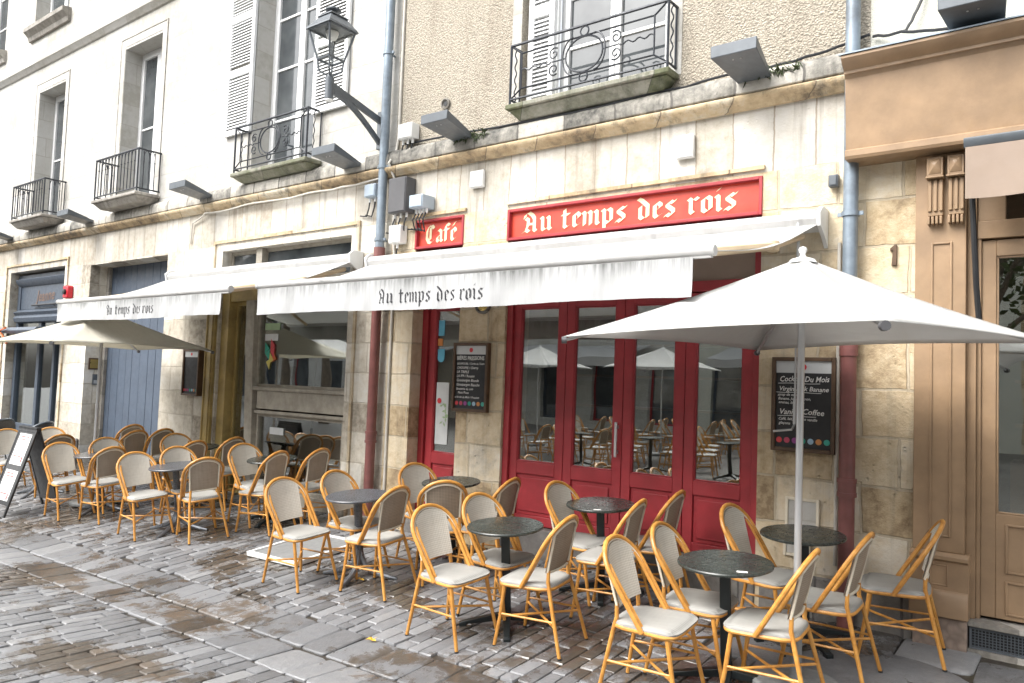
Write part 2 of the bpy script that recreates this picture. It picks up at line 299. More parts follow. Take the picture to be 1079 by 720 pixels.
# ------------------------------------------------------------------ mesh helpers
class MB:
    def __init__(s): s.v = []; s.f = []; s.m = []; s.tone = []
    def add(s, vs, fs, mi=0, tone=.5):
        b = len(s.v); s.v += [tuple(x) for x in vs]
        for f in fs: s.f.append(tuple(b + i for i in f)); s.m.append(mi)
        s.tone += [tone] * len(vs); return s
    def box(s, x0, x1, y0, y1, z0, z1, mi=0, M4=None):
        vs = [Vector((x, y, z)) for z in (z0, z1) for y in (y0, y1) for x in (x0, x1)]
        if M4: vs = [M4 @ v for v in vs]
        return s.add(vs, [(0, 2, 3, 1), (4, 5, 7, 6), (0, 1, 5, 4), (2, 6, 7, 3), (0, 4, 6, 2), (1, 3, 7, 5)], mi)
    def hexa(s, b, t, mi=0):      # bottom loop of 4, top loop of 4
        return s.add(list(b) + list(t), [(3, 2, 1, 0), (4, 5, 6, 7), (0, 1, 5, 4), (1, 2, 6, 5), (2, 3, 7, 6), (3, 0, 4, 7)], mi)
    def tube(s, pts, r, n=8, mi=0, closed=False, caps=True, flat=1.0):
        P = [Vector(p) for p in pts]; k = len(P)
        rr = r if isinstance(r, (list, tuple)) else [r] * k
        T = []
        for i in range(k):
            a = P[(i - 1) % k] if (closed or i) else P[0]; b = P[(i + 1) % k] if (closed or i < k - 1) else P[-1]
            d = b - a; T.append(d.normalized() if d.length > 1e-9 else Vector((0, 0, 1)))
        u = T[0].orthogonal().normalized(); vs = []
        for i in range(k):
            u = u - T[i] * u.dot(T[i]); u = u.normalized() if u.length > 1e-6 else T[i].orthogonal().normalized(); w = T[i].cross(u)
            for j in range(n):
                a = 2 * PI * j / n; vs.append(P[i] + (u * math.cos(a) + w * math.sin(a) * flat) * rr[i])
        fs = []
        for i in range(k if closed else k - 1):
            i2 = (i + 1) % k
            off = 0
            if closed and i2 == 0:    # best match of the first ring
                best = 1e9
                for o in range(n):
                    d = (vs[o] - vs[i * n]).length
                    if d < best: best = d; off = o
            for j in range(n):
                fs.append((i * n + j, i * n + (j + 1) % n, i2 * n + (j + 1 + off) % n, i2 * n + (j + off) % n))
        if caps and not closed:
            fs.append(tuple(range(n - 1, -1, -1))); fs.append(tuple((k - 1) * n + j for j in range(n)))
        return s.add(vs, fs, mi)
    def lathe(s, prof, n=24, c=(0, 0, 0), mi=0, M4=None):
        vs = []
        for r, z in prof:
            for j in range(n):
                a = 2 * PI * j / n; vs.append(Vector((c[0] + r * math.cos(a), c[1] + r * math.sin(a), c[2] + z)))
        if M4: vs = [M4 @ v for v in vs]
        fs = [(i * n + j, i * n + (j + 1) % n, (i + 1) * n + (j + 1) % n, (i + 1) * n + j) for i in range(len(prof) - 1) for j in range(n)]
        fs.append(tuple(range(n - 1, -1, -1))); fs.append(tuple((len(prof) - 1) * n + j for j in range(n)))
        return s.add(vs, fs, mi)
    def prism(s, poly, y0, y1, mi=0, M4=None):   # polygon in x,z extruded along y
        k = len(poly)
        vs = [Vector((x, y0, z)) for x, z in poly] + [Vector((x, y1, z)) for x, z in poly]
        if M4: vs = [M4 @ v for v in vs]
        fs = [tuple(range(k)), tuple(range(2 * k - 1, k - 1, -1))] + [(i, k + i, k + (i + 1) % k, (i + 1) % k) for i in range(k)]
        return s.add(vs, fs, mi)
    def profile_x(s, prof, x0, x1, mi=0):        # profile of (y,z) swept along x
        k = len(prof)
        vs = [(x0, y, z) for y, z in prof] + [(x1, y, z) for y, z in prof]
        fs = [tuple(range(k - 1, -1, -1)), tuple(range(k, 2 * k))] + [(i, (i + 1) % k, k + (i + 1) % k, k + i) for i in range(k)]
        return s.add(vs, fs, mi)
    def grid(s, fn, nu, nv, mi=0, thick=None):
        vs = [Vector(fn(i / nu, j / nv)) for j in range(nv + 1) for i in range(nu + 1)]
        q = lambda i, j: j * (nu + 1) + i
        fs = [(q(i, j), q(i + 1, j), q(i + 1, j + 1), q(i, j + 1)) for j in range(nv) for i in range(nu)]
        if thick is None: return s.add(vs, fs, mi)
        t = Vector(thick); k = len(vs)
        vs2 = vs + [v + t for v in vs]
        f2 = fs + [tuple(k + i for i in reversed(f)) for f in fs]
        rim = [q(i, 0) for i in range(nu + 1)] + [q(nu, j) for j in range(1, nv + 1)] + [q(i, nv) for i in range(nu - 1, -1, -1)] + [q(0, j) for j in range(nv - 1, 0, -1)]
        for a, b in zip(rim, rim[1:] + rim[:1]): f2.append((b, a, k + a, k + b))
        return s.add(vs2, f2, mi)
    def build(s, name, mats, parent=None, sharp=38, bevel=0, world=True, tone=False):
        me = bpy.data.meshes.new(name); me.from_pydata(s.v, [], s.f)
        for m in (mats if isinstance(mats, (list, tuple)) else [mats]): me.materials.append(M[m])
        me.polygons.foreach_set('material_index', s.m)
        me.polygons.foreach_set('use_smooth', [True] * len(s.f))
        if tone:
            a = me.attributes.new('tone', 'FLOAT', 'POINT'); a.data.foreach_set('value', s.tone)
        me.validate(); me.update(); me.set_sharp_from_angle(angle=R(sharp))
        o = bpy.data.objects.new(name, me); COL.objects.link(o)
        if parent:
            o.parent = parent
            if world and parent.type == 'EMPTY': o.location = -Vector(parent.location)
        if bevel:
            b = o.modifiers.new('bevel', 'BEVEL'); b.width = bevel; b.segments = 2; b.limit_method = 'ANGLE'; b.angle_limit = R(40)
        return o
def tag(o, label=None, cat=None, group=None, kind=None):
    if label: o['label'] = label
    if cat: o['category'] = cat
    if group: o['group'] = group
    if kind: o['kind'] = kind
    return o
def thing(name, label, cat, loc, rot=None, group=None):
    o = bpy.data.objects.new(name, None); COL.objects.link(o); o.location = loc
    o.empty_display_size = .1
    if rot is not None: o.rotation_euler = rot
    return tag(o, label, cat, group)
def solo(mb, name, mats, label, cat, origin, group=None, bevel=0, sharp=38):   # a one-mesh thing, mesh given in world coordinates
    o = mb.build(name, mats, None, sharp, bevel)
    ov = Vector(origin)
    o.data.transform(Matrix.Translation(-ov)); o.location = ov
    return tag(o, label, cat, group)
def copy_tree(o, parent=None):
    c = o.copy(); COL.objects.link(c); c.parent = parent
    for ch in list(o.children): copy_tree(ch, c)
    return c

# ------------------------------------------------------------------ terrain
def gz(x, y):
    xx = max(min(x, 8), -17)
    s = .054 + .0075 * (-1 - xx) if xx < -1 else .054
    if y >= 3.4: return -.005 + (min(y, 6.3) - 5.9) * s
    return -.005 - 2.5 * s + .02 * (3.4 - y) if y > -6 else -.005 - 2.5 * s + .188
def gpt(x, y, dz=0): return Vector((x, y, gz(x, y) + dz))
def grot(x, y, ang):
    e = .2
    n = Vector((-(gz(x + e, y) - gz(x - e, y)) / (2 * e), -(gz(x, y + e) - gz(x, y - e)) / (2 * e), 1)).normalized()
    q = Vector((0, 0, 1)).rotation_difference(n)
    return (q.to_matrix() @ Matrix.Rotation(ang, 3, 'Z')).to_euler()

# base sheets
mb = MB()
xs = [-70, -40, -25] + [-17 + i * .5 for i in range(46)] + [6, 10, 25, 60]; ys = [-40, -20, -6, -2, 0, 1, 2, 3.0, 3.4, 3.8, 4.5, 5.2, 6.0, 6.4]
vs = [(x, y, gz(x, y) - .017) for y in ys for x in xs]; nx = len(xs)
for j in range(len(ys) - 1):
    for i in range(nx - 1):
        near = ys[j] > -.5 and -21 < xs[i] < 8
        a = j * nx + i
        mb.f.append((a, a + 1, a + nx + 1, a + nx)); mb.m.append(0 if near else 1)
mb.v = vs; mb.tone = [.5] * len(vs)
g = mb.build('ground', ['joint', 'far_road']); tag(g, kind='structure')

def sett(mb, cx, cy, lx, ly, rot=0, h=.03, jit=.005, tilt=.009):
    # one worn stone: rounded outline, softly domed top
    tone = random.random(); k = []
    hx, hy = lx / 2 - .0035, ly / 2 - .0035
    c = min(hx, hy) * random.uniform(.14, .30)
    for sx, sy in ((-1, -1), (1, -1), (1, 1), (-1, 1)):
        px, py = sx * hx + random.uniform(-jit, jit), sy * hy + random.uniform(-jit, jit)
        a, b = (px - sx * c, py), (px, py - sy * c)
        mid = (px - sx * c * .28, py - sy * c * .28)
        k += [a, mid, b] if sx * sy > 0 else [b, mid, a]
    k = sorted(k, key=lambda p: math.atan2(p[1] / hy, p[0] / hx))
    tx, ty, dz = random.gauss(0, tilt), random.gauss(0, tilt), random.gauss(0, .0022)
    cr, sr = math.cos(rot), math.sin(rot)
    def W(x, y, z):
        X, Y = cx + x * cr - y * sr, cy + x * sr + y * cr
        return (X, Y, gz(X, Y) + z + dz + x * tx + y * ty)
    n = len(k)
    vs = [W(x, y, -h) for x, y in k] + [W(x, y, -.008) for x, y in k] + [W(x * .93, y * .96, 0) for x, y in k] + [W(x * .6, y * .7, .0035) for x, y in k] + [W(0, 0, .0035)]
    fs = []
    for r in range(3):
        for i in range(n): fs.append((r * n + i, r * n + (i + 1) % n, (r + 1) * n + (i + 1) % n, (r + 1) * n + i))
    for i in range(n): fs.append((3 * n + i, 3 * n + (i + 1) % n, 4 * n))
    mb.add(vs, fs, 0, tone)
def visible(x, y):   # the wedge in front of the viewpoint, with room for a step aside
    d = -.61 * x + .79 * y; l = .79 * x + .61 * y
    return d > 1.2 and abs(l) < d * .80 + 1.2
def lay(mb, x0, x1, y0, y1, wr, lr, skip=None, seed=3):
    random.seed(seed); x = x0
    while x < x1:
        w = random.uniform(*wr); y = y0 - random.uniform(0, .3)
        while y < y1:
            l = random.uniform(*lr); a, b = max(y, y0), min(y + l, y1)
            if b - a > .07 and visible(x + w / 2, (a + b) / 2) and not (skip and skip(x + w / 2, (a + b) / 2)):
                sett(mb, x + w / 2, (a + b) / 2, w, b - a, random.gauss(0, .012))
            y += l
        x += w
inround = lambda x, y: math.hypot(x + 1.05, y - 5.02) < .62
flags = lambda x, y: (x > -2.1 and y > 4.95) or inround(x, y)
mb = MB(); lay(mb, -19, 3.5, .2, 3.02, (.095, .13), (.17, .33), seed=5)
tag(mb.build('street', 'sett', tone=True, sharp=30), kind='structure')
mb = MB(); lay(mb, -19, 1.5, 3.80, 6.1, (.10, .14), (.18, .34), skip=flags, seed=8)
random.seed(4)
x = -2.1
while x < 2.5:                                   # larger flagstones along the shopfronts
    w = random.uniform(.45, .75); y = 4.95
    while y < 6.0:
        l = random.uniform(.38, .62)
        if not inround(x + w / 2, y + l / 2): sett(mb, x + w / 2, y + l / 2, w, min(l, 6.02 - y) , 0, tilt=.005)
        y += l
    x += w
n = 28; tone = .45                               # round access slab let into the paving
vs = []
for r_, z in ((.58, -.03), (.58, -.004), (.56, .003), (.3, .004)):
    for i in range(n):
        a = 2 * PI * i / n; X, Y = -1.05 + r_ * math.cos(a), 5.02 + r_ * math.sin(a); vs.append((X, Y, gz(X, Y) + z))
vs.append((-1.05, 5.02, gz(-1.05, 5.02) + .004))
fs = [(r * n + i, r * n + (i + 1) % n, (r + 1) * n + (i + 1) % n, (r + 1) * n + i) for r in range(3) for i in range(n)] + [(3 * n + i, 3 * n + (i + 1) % n, 4 * n) for i in range(n)]
mb.add(vs, fs, 0, tone)
tag(mb.build('pavement', 'sett', tone=True, sharp=30), kind='structure')
mb = MB(); random.seed(21)
for y0, y1 in ((3.03, 3.39), (3.415, 3.79)):     # two rows of slabs either side of the drainage line
    x = -19.0
    while x < 1.5:
        w = random.uniform(.16, .34)
        if visible(x, 3.4): sett(mb, x + w / 2, (y0 + y1) / 2, w, y1 - y0, random.gauss(0, .006), tilt=.008)
        x += w
tag(mb.build('gutter', 'sett', tone=True, sharp=30), kind='structure')
random.seed(12)

# ------------------------------------------------------------------ buildings
def wall(mb, x0, x1, z0, z1, holes=(), y=6.0, d=.4, mi=0, rmi=None):
    xs = sorted({x0, x1, *[min(max(v, x0), x1) for h in holes for v in h[:2]]})
    zs = sorted({z0, z1, *[min(max(v, z0), z1) for h in holes for v in h[2:4]]})
    for i in range(len(xs) - 1):
        for j in range(len(zs) - 1):
            cx, cz = (xs[i] + xs[i + 1]) / 2, (zs[j] + zs[j + 1]) / 2
            if any(h[0] < cx < h[1] and h[2] < cz < h[3] for h in holes): continue
            mb.add([(xs[i], y, zs[j]), (xs[i + 1], y, zs[j]), (xs[i + 1], y, zs[j + 1]), (xs[i], y, zs[j + 1])], [(0, 1, 2, 3)], mi)
    for h in holes:
        a, b, c, e = h[:4]; c = max(c, z0); e = min(e, z1); r = mi if rmi is None else rmi
        q = [(a, c), (a, e), (b, e), (b, c)]
        for k in range(4):
            if k == 3 and c <= z0 + 1e-6: continue
            if k == 1 and e >= z1 - 1e-6: continue
            (xa, za), (xb, zb) = q[k], q[(k + 1) % 4]
            mb.add([(xa, y, za), (xb, y, zb), (xb, y + d, zb), (xa, y + d, za)], [(0, 1, 2, 3)], r)
    return mb
def frame_rect(mb, x0, x1, z0, z1, y0, y1, w, mi=0, wb=None, wt=None):
    wb = w if wb is None else wb; wt = w if wt is None else wt
    mb.box(x0, x0 + w, y0, y1, z0, z1, mi); mb.box(x1 - w, x1, y0, y1, z0, z1, mi)
    mb.box(x0 + w, x1 - w, y0, y1, z0, z0 + wb, mi); mb.box(x0 + w, x1 - w, y0, y1, z1 - wt, z1, mi)
def pane(parent, x0, x1, z0, z1, y, mat='pane_dark', name='pane'):
    return MB().box(x0, x1, y, y + .006, z0, z1).build(name, mat, parent)
def window(parent, x0, x1, z0, z1, y, leaves=2, rows=3, mat='white_paint', fw=.06, pm='pane_dark'):
    mb = MB(); frame_rect(mb, x0, x1, z0, z1, y, y + .07, fw)
    w = (x1 - x0 - 2 * fw) / leaves
    ps = []
    for i in range(leaves):
        a = x0 + fw + i * w; s = .055
        frame_rect(mb, a + .003, a + w - .003, z0 + fw + .003, z1 - fw - .003, y - .012, y + .05, s)
        zz = z0 + fw + s; hh = (z1 - z0 - 2 * fw - 2 * s) / rows
        for r in range(1, rows): mb.box(a + s, a + w - s, y + .004, y + .04, zz + r * hh - .016, zz + r * hh + .016)
        ps.append((a + s - .01, a + w - s + .01, zz - .01, z1 - fw - s + .01))
    o = mb.build('window', mat, parent, bevel=.004)
    for p in ps: pane(o, *p, y + .022, pm)
    return o
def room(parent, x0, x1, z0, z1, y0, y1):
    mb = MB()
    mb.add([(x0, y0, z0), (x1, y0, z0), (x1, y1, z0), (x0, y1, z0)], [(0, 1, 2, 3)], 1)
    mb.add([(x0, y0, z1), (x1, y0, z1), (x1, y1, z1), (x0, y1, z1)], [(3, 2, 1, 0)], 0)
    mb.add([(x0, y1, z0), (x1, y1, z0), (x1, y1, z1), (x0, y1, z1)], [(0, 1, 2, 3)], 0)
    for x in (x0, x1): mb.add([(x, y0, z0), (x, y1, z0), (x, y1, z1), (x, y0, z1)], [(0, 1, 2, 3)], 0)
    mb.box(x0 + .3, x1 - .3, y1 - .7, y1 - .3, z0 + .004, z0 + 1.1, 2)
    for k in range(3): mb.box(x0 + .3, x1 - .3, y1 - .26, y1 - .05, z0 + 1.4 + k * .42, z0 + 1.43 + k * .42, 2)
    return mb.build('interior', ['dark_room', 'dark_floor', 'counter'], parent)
def ellipse(cx, cz, rx, rz, y, n=28, a0=0, a1=2 * PI):
    return [(cx + rx * math.cos(a0 + (a1 - a0) * i / n), y, cz + rz * math.sin(a0 + (a1 - a0) * i / n)) for i in range(n + (0 if abs(a1 - a0 - 2 * PI) < 1e-6 else 1))]
def spiral(cx, cz, r, y, sgn=1, a0=0, turns=1.3, n=24):
    return [(cx + r * (1 - .75 * i / n) * math.cos(a0 + sgn * turns * 2 * PI * i / n), y, cz + r * (1 - .75 * i / n) * math.sin(a0 + sgn * turns * 2 * PI * i / n)) for i in range(n + 1)]
def balcony(parent, x0, x1, y, zb, zt, zr, style, mat):
    mb = MB()                                                          # moulded stone slab
    mb.hexa([(x0 + .09, y + .1, zb), (x1 - .09, y + .1, zb), (x1 - .09, 6.0, zb), (x0 + .09, 6.0, zb)], [(x0 + .01, y + .015, zt - .055), (x1 - .01, y + .015, zt - .055), (x1 - .01, 6.0, zt - .055), (x0 + .01, 6.0, zt - .055)])
    mb.box(x0 - .012, x1 + .012, y - .01, 6.0, zt - .052, zt)
    b = mb.build('balcony', mat, parent, bevel=.012)
    r = MB(); yr = y + .03; a, e = x0 + .02, x1 - .02; t = .011; lo = zt + .055
    def bar(p, q, w=t): r.tube([p, q], w, 6)
    for z, w in ((zr, .015), (lo, .012)):
        r.tube([(a, 5.995, z), (a, yr, z), (e, yr, z), (e, 5.995, z)], w, 6)
    for x in (a, e): bar((x, yr, zt), (x, yr, zr), .013)
    for x in (a, e): bar((x, 5.98, lo), (x, 5.98, zr), .010)
    if style == 'bars':
        def bars(p, q, n):
            P, Q = Vector(p), Vector(q)
            for i in range(1, n):
                c = P.lerp(Q, i / n); r.tube([(c.x, c.y, lo), (c.x, c.y, zr - .02)], .0075, 6)
                d = (Q - P) / n * .5
                arc = [c + d + d * math.cos(PI - PI * k / 8) + Vector((0, 0, (zr - .13 - lo) + .12 * math.sin(PI * k / 8))) for k in range(9)]
                if i < n - 1: r.tube([Vector((v.x, v.y, lo + (v.z - P.z))) if False else Vector((v.x, v.y, v.z - P.z + lo)) for v in [w + Vector((0, 0, P.z - 0)) for w in arc]], .006, 5)
                r.lathe([(.002, zr - .2), (.014, zr - .18), (.002, zr - .16)], 6, (c.x, c.y, 0))
        n = int((e - a) / .1)
        bars((a, yr, 0), (e, yr, 0), n)
        bars((a, yr, 0), (a, 5.98, 0), 4); bars((e, yr, 0), (e, 5.98, 0), 4)
    else:
        ia, ie, il, ih = a + .13, e - .13, lo + .09, zr - .10
        for p, q in (((ia, il), (ie, il)), ((ia, ih), (ie, ih)), ((ia, il), (ia, ih)), ((ie, il), (ie, ih)), ((a, lo), (ia, il)), ((e, lo), (ie, il)), ((a, zr), (ia, ih)), ((e, zr), (ie, ih))):
            bar((p[0], yr, p[1]), (q[0], yr, q[1]), .0085)
        cx, cz = (a + e) / 2, (lo + zr) / 2
        r.tube(ellipse(cx, cz, .20, .165, yr), .009, 6, closed=True)
        for s in (-1, 1): r.tube(ellipse(cx + s * .115, cz, .115, .175, yr - .008, 18, PI / 2 if s < 0 else -PI / 2, 3 * PI / 2 if s < 0 else PI / 2), .008, 6)
        for s in (-1, 1):
            r.tube(ellipse(cx, cz + s * .215, .045, .045, yr, 14), .008, 6, closed=True)
            r.tube([(cx + s * (.2 + (abs(ie - cx) - .2) * i / 22), yr, cz + .014 * math.sin(i * 1.3) * (i > 6)) for i in range(23)], .007, 5)
            for q in (-1, 1): r.tube(spiral(cx + s * .335, cz + q * .075, .06, yr, -s * q, PI * (0 if s < 0 else 1) + s * q * -.9), .0075, 6)
        for x in (a, e): r.tube([(x + .012 * math.sin(i * 1.1), (yr + 5.98) / 2, lo + (zr - lo) * i / 24) for i in range(25)], .007, 5)
    r.build('railing', 'iron', b)
    return b
def shutter(parent, x0, x1, z0, z1, y0, y1, mat='white_paint'):
    mb = MB(); frame_rect(mb, x0, x1, z0, z1, y0, y1, .06)
    for zm in (z0 + (z1 - z0) * .36, z0 + (z1 - z0) * .68): mb.box(x0 + .06, x1 - .06, y0, y1, zm - .05, zm + .05)
    z = z0 + .07; c = (y0 + y1) / 2
    while z < z1 - .08:
        if not any(abs(z - (z0 + (z1 - z0) * k)) < .07 for k in (.36, .68)):
            mb.hexa([(x0 + .06, y0 + .004, z - .012), (x1 - .06, y0 + .004, z - .012), (x1 - .06, y1 - .004, z + .014), (x0 + .06, y1 - .004, z + .014)],
                    [(x0 + .06, y0 + .004, z - .004), (x1 - .06, y0 + .004, z - .004), (x1 - .06, y1 - .004, z + .034), (x0 + .06, y1 - .004, z + .034)])
        z += .042
    return mb.build('shutter', mat, parent)
def cornice(parent, x0, x1, name='cornice'):
    c = MB().profile_x([(6.0, 3.925), (5.955, 3.925), (5.945, 3.945), (5.90, 3.965), (5.875, 3.99), (5.875, 4.01), (5.905, 4.03), (6.0, 4.03)], x0, x1).build(name, 'cornice', parent, sharp=50)
    MB().profile_x([(6.0, 4.033), (5.89, 4.033), (5.885, 4.10), (5.90, 4.17), (5.945, 4.215), (6.0, 4.235)], x0, x1).build('coping', 'band', parent, bevel=.012)
    return c

# ---- left: pale stone house
B1 = thing('stone_building', 'long white limestone house with balconies, left of the rough rendered café house', 'building', (-14, 6.0, 0))
H = [(-17.25, -14.80, -.4, 3.45), (-13.79, -11.25, -.4, 3.39), (-9.77, -7.06, -.4, 3.33)]
mb = wall(MB(), -30, -6.37, -.4, 3.42, H); mb.build('wall', 'stone_lower', B1)
mb = wall(MB(), -30, -6.37, 3.42, 3.93, [(-17.25, -14.80, 3.3, 3.45)]); mb.build('frieze', 'stone_pale', B1)
H2 = [(-16.45, -15.30, 4.3, 6.95), (-13.02, -11.82, 4.3, 7.0), (-9.21, -7.90, 4.26, 7.4), (-20.1, -18.9, 4.3, 6.95)]
mb = wall(MB(), -30, -6.37, 4.2, 7.46, H2); mb.build('wall', 'stone_white', B1)
H3 = [(-19.75, -18.45, 8.25, 10.6), (-16.95, -15.4, 8.35, 10.6), (-13.2, -11.7, 8.35, 10.6), (-9.4, -7.9, 8.35, 10.6)]
mb = wall(MB(), -30, -6.37, 7.46, 11.6, H3); mb.build('wall', 'stone_white', B1)
cornice(B1, -30, -6.372)
MB().profile_x([(6.0, 7.44), (5.97, 7.45), (5.93, 7.50), (5.90, 7.53), (5.90, 7.58), (5.955, 7.60), (5.955, 7.76), (6.0, 7.80)], -30, -6.37).build('string_course', 'stone_white', B1, sharp=30)
MB().hexa([(-30.2, 5.6, 11.6), (-6.372, 5.6, 11.6), (-6.372, 15, 11.6), (-30.2, 15, 11.6)], [(-30.2, 8.5, 14.2), (-6.372, 8.5, 14.2), (-6.372, 12, 14.2), (-30.2, 12, 14.2)]).build('roof', 'plinth', B1)
for a, b, c, d, dep in ((-16.45, -15.30, 4.34, 6.95, .36), (-13.02, -11.82, 4.34, 7.0, .36), (-20.1, -18.9, 4.34, 6.95, .36)):
    window(B1, a, b, c, d, 5.92 + dep, 2, 2)
    m_ = MB(); frame_rect(m_, a - .14, b + .14, c - .02, d + .17, 5.994, 6.0, .13, wb=.001); frame_rect(m_, a - .16, b + .16, c - .02, d + .19, 5.985, 5.9935, .02, wb=.001); m_.build('architrave', 'stone_white', B1)
window(B1, -9.21, -7.90, 4.30, 7.4, 6.26, 2, 4)
shutter(B1, -9.84, -9.22, 4.95, 7.4, 5.945, 5.985); shutter(B1, -7.88, -7.24, 4.92, 7.4, 5.945, 5.985)
for a, b, c, d in H3:
    window(B1, a, b, c, d, 6.25, 2, 3)
    MB().profile_x([(6.0, c - .26), (5.95, c - .26), (5.93, c - .18), (5.87, c - .12), (5.84, c - .1), (5.84, c - .02), (6.0, c)], a - .12, b + .12).build('sill', 'sill_stone', B1, sharp=30)
balcony(B1, -16.40, -14.97, 5.61, 4.2, 4.35, 4.99, 'bars', 'sill_stone')
balcony(B1, -13.02, -11.60, 5.61, 4.2, 4.34, 5.0, 'bars', 'sill_stone')
balcony(B1, -20.1, -18.7, 5.61, 4.2, 4.34, 5.0, 'bars', 'sill_stone')
balcony(B1, -9.28, -7.70, 5.75, 4.19, 4.31, 4.93, 'scroll', 'sill_moss')
for a, b, e in ((-17.25, -14.80, 3.45), (-9.77, -7.06, 3.33)):         # stone mouldings round the ground floor openings
    m_ = MB(); m_.box(a - .2, b + .16, 5.975, 5.999, e + .11, e + .15); m_.box(a - .2, a - .16, 5.975, 5.999, 0, e + .11); m_.box(b + .12, b + .16, 5.975, 5.999, 0, e + .11); m_.build('moulding', 'stone_gold', B1)
for a, b in ((-30, -17.27), (-14.78, -13.81), (-11.23, -10.1)): MB().box(a, b, 5.95, 6.0, -.4, .42).build('plinth', 'plinth', B1, bevel=.02)
# boarded carriage door
mb = MB(); x = -13.79; random.seed(5)
while x < -11.25:
    w = min(random.uniform(.2, .27), -11.25 - x + .001); mb.box(x + .002, x + w - .004, 6.33 + random.uniform(0, .006), 6.38, -.15, 3.39); x += w
d = mb.build('carriage_door', 'bluegrey', B1, bevel=.008)
MB().box(-13.79, -13.70, 6.28, 6.329, -.1, 3.39).build('door_frame', 'sill_stone', d)
# slate coloured shopfront far left
sf = MB(); frame_rect(sf, -17.2, -14.80, -.1, 3.40, 6.13, 6.22, .12, wb=.2)
sf.box(-17.08, -14.92, 6.15, 6.21, 2.72, 3.28); sf.profile_x([(6.15, 2.45), (6.08, 2.47), (6.05, 2.55), (6.09, 2.6), (6.04, 2.66), (6.15, 2.72)], -17.15, -14.85); sf.profile_x([(6.14, 3.17), (6.07, 3.24), (6.05, 3.31), (6.14, 3.33)], -17.15, -14.85)
sf.box(-16.15, -16.03, 6.14, 6.21, .1, 2.45); sf.box(-15.45, -15.36, 6.14, 6.21, .1, 2.45); sf.box(-17.08, -14.92, 6.15, 6.2, .1, .5)
sf = sf.build('shop_front', 'slate_paint', B1, bevel=.006)
for a, b in ((-17.08, -16.15), (-16.03, -15.45), (-15.36, -14.92)): pane(sf, a, b, .5, 2.46, 6.18, 'glass')
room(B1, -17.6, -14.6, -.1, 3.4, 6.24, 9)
# gilded brasserie front
gf = MB()
gf.box(-10.02, -9.80, 5.955, 6.0, -.1, 3.0); gf.box(-9.77, -9.60, 6.04, 6.2, -.1, 2.75); gf.box(-9.77, -7.06, 6.06, 6.2, 2.62, 2.80)
gf.box(-9.99, -9.965, 5.94, 5.954, -.05, 2.95); gf.box(-9.855, -9.83, 5.94, 5.954, -.05, 2.95)
bf = gf.build('brasserie_front', 'gold', B1, bevel=.006)
db = MB(); frame_rect(db, -9.60, -9.17, 0.0, 2.62, 6.16, 6.21, .045); db = db.build('brasserie_door', 'gold', B1, bevel=.004); pane(db, -9.56, -9.21, .04, 2.58, 6.18, 'glass')
pb = MB(); pb.hexa([(-9.02, 6.02, -.05), (-8.86, 6.02, -.05), (-8.86, 6.16, -.05), (-9.02, 6.16, -.05)], [(-9.17, 6.02, 2.62), (-8.99, 6.02, 2.62), (-8.99, 6.16, 2.62), (-9.17, 6.16, 2.62)])
pb.box(-8.86, -7.06, 6.05, 6.17, 1.18, 1.42); pb.box(-8.95, -7.06, 6.03, 6.18, 1.42, 1.47); pb.box(-8.88, -7.06, 6.03, 6.16, 1.12, 1.16); pb.box(-8.86, -7.06, 6.05, 6.2, -.05, .16)
pb.box(-7.14, -7.06, 6.05, 6.18, .16, 1.12); pb.box(-7.12, -7.06, 6.05, 6.18, 1.47, 2.62); pb.box(-9.03, -8.97, 6.07, 6.18, 1.47, 2.62)
pf = pb.build('timber_frame', 'oldwood', bf, bevel=.008)
wf = MB(); frame_rect(wf, -8.97, -7.12, 1.47, 2.62, 6.09, 6.15, .035); wf = wf.build('window', 'oldwood', B1, bevel=.003); pane(wf, -8.94, -7.15, 1.5, 2.59, 6.12, 'glass')
wf = MB(); frame_rect(wf, -8.90, -7.14, .16, 1.12, 6.09, 6.15, .04); wf = wf.build('window', 'oldwood', B1, bevel=.003); pane(wf, -8.87, -7.17, .19, 1.09, 6.12, 'glass')
MB().box(-8.84, -8.52, 6.112, 6.116, 2.22, 2.31).build('card', 'sticker_green', wf); MB().box(-8.83, -8.55, 6.112, 6.116, 2.08, 2.17).build('card', 'grey_card', wf)
MB().box(-8.62, -8.33, 6.108, 6.112, .86, .95).build('card', 'grey_card', wf)
mb = MB(); random.seed(3)
for k, (cx, cz, mi) in enumerate(((-8.78, 1.98, 0), (-8.74, 1.9, 0), (-8.66, 2.02, 1), (-8.64, 1.93, 1), (-8.68, 1.84, 2), (-8.72, 1.78, 2), (-8.62, 1.86, 3))):
    a = [cx + .06 * math.cos(t * 2.1 + k) for t in range(3)]; b = [cz + .09 * math.sin(t * 2.1 + k) for t in range(3)]
    mb.prism(list(zip(a, b)), 6.104 + k * .0006, 6.106 + k * .0006, mi)
mb.build('sticker', ['dot_green', 'dot_red', 'card_yellow', 'orange'], wf)
tr = MB(); frame_rect(tr, -9.77, -7.06, 2.86, 3.33, 6.14, 6.2, .05); tr.box(-9.06, -8.93, 6.06, 6.19, 2.86, 3.33); tr = tr.build('transom_window', 'oldwood', B1, bevel=.004)
pane(tr, -9.73, -9.06, 2.9, 3.29, 6.16); pane(tr, -8.93, -7.1, 2.9, 3.29, 6.16)
room(B1, -10.2, -6.9, -.06, 3.4, 6.24, 9.5)

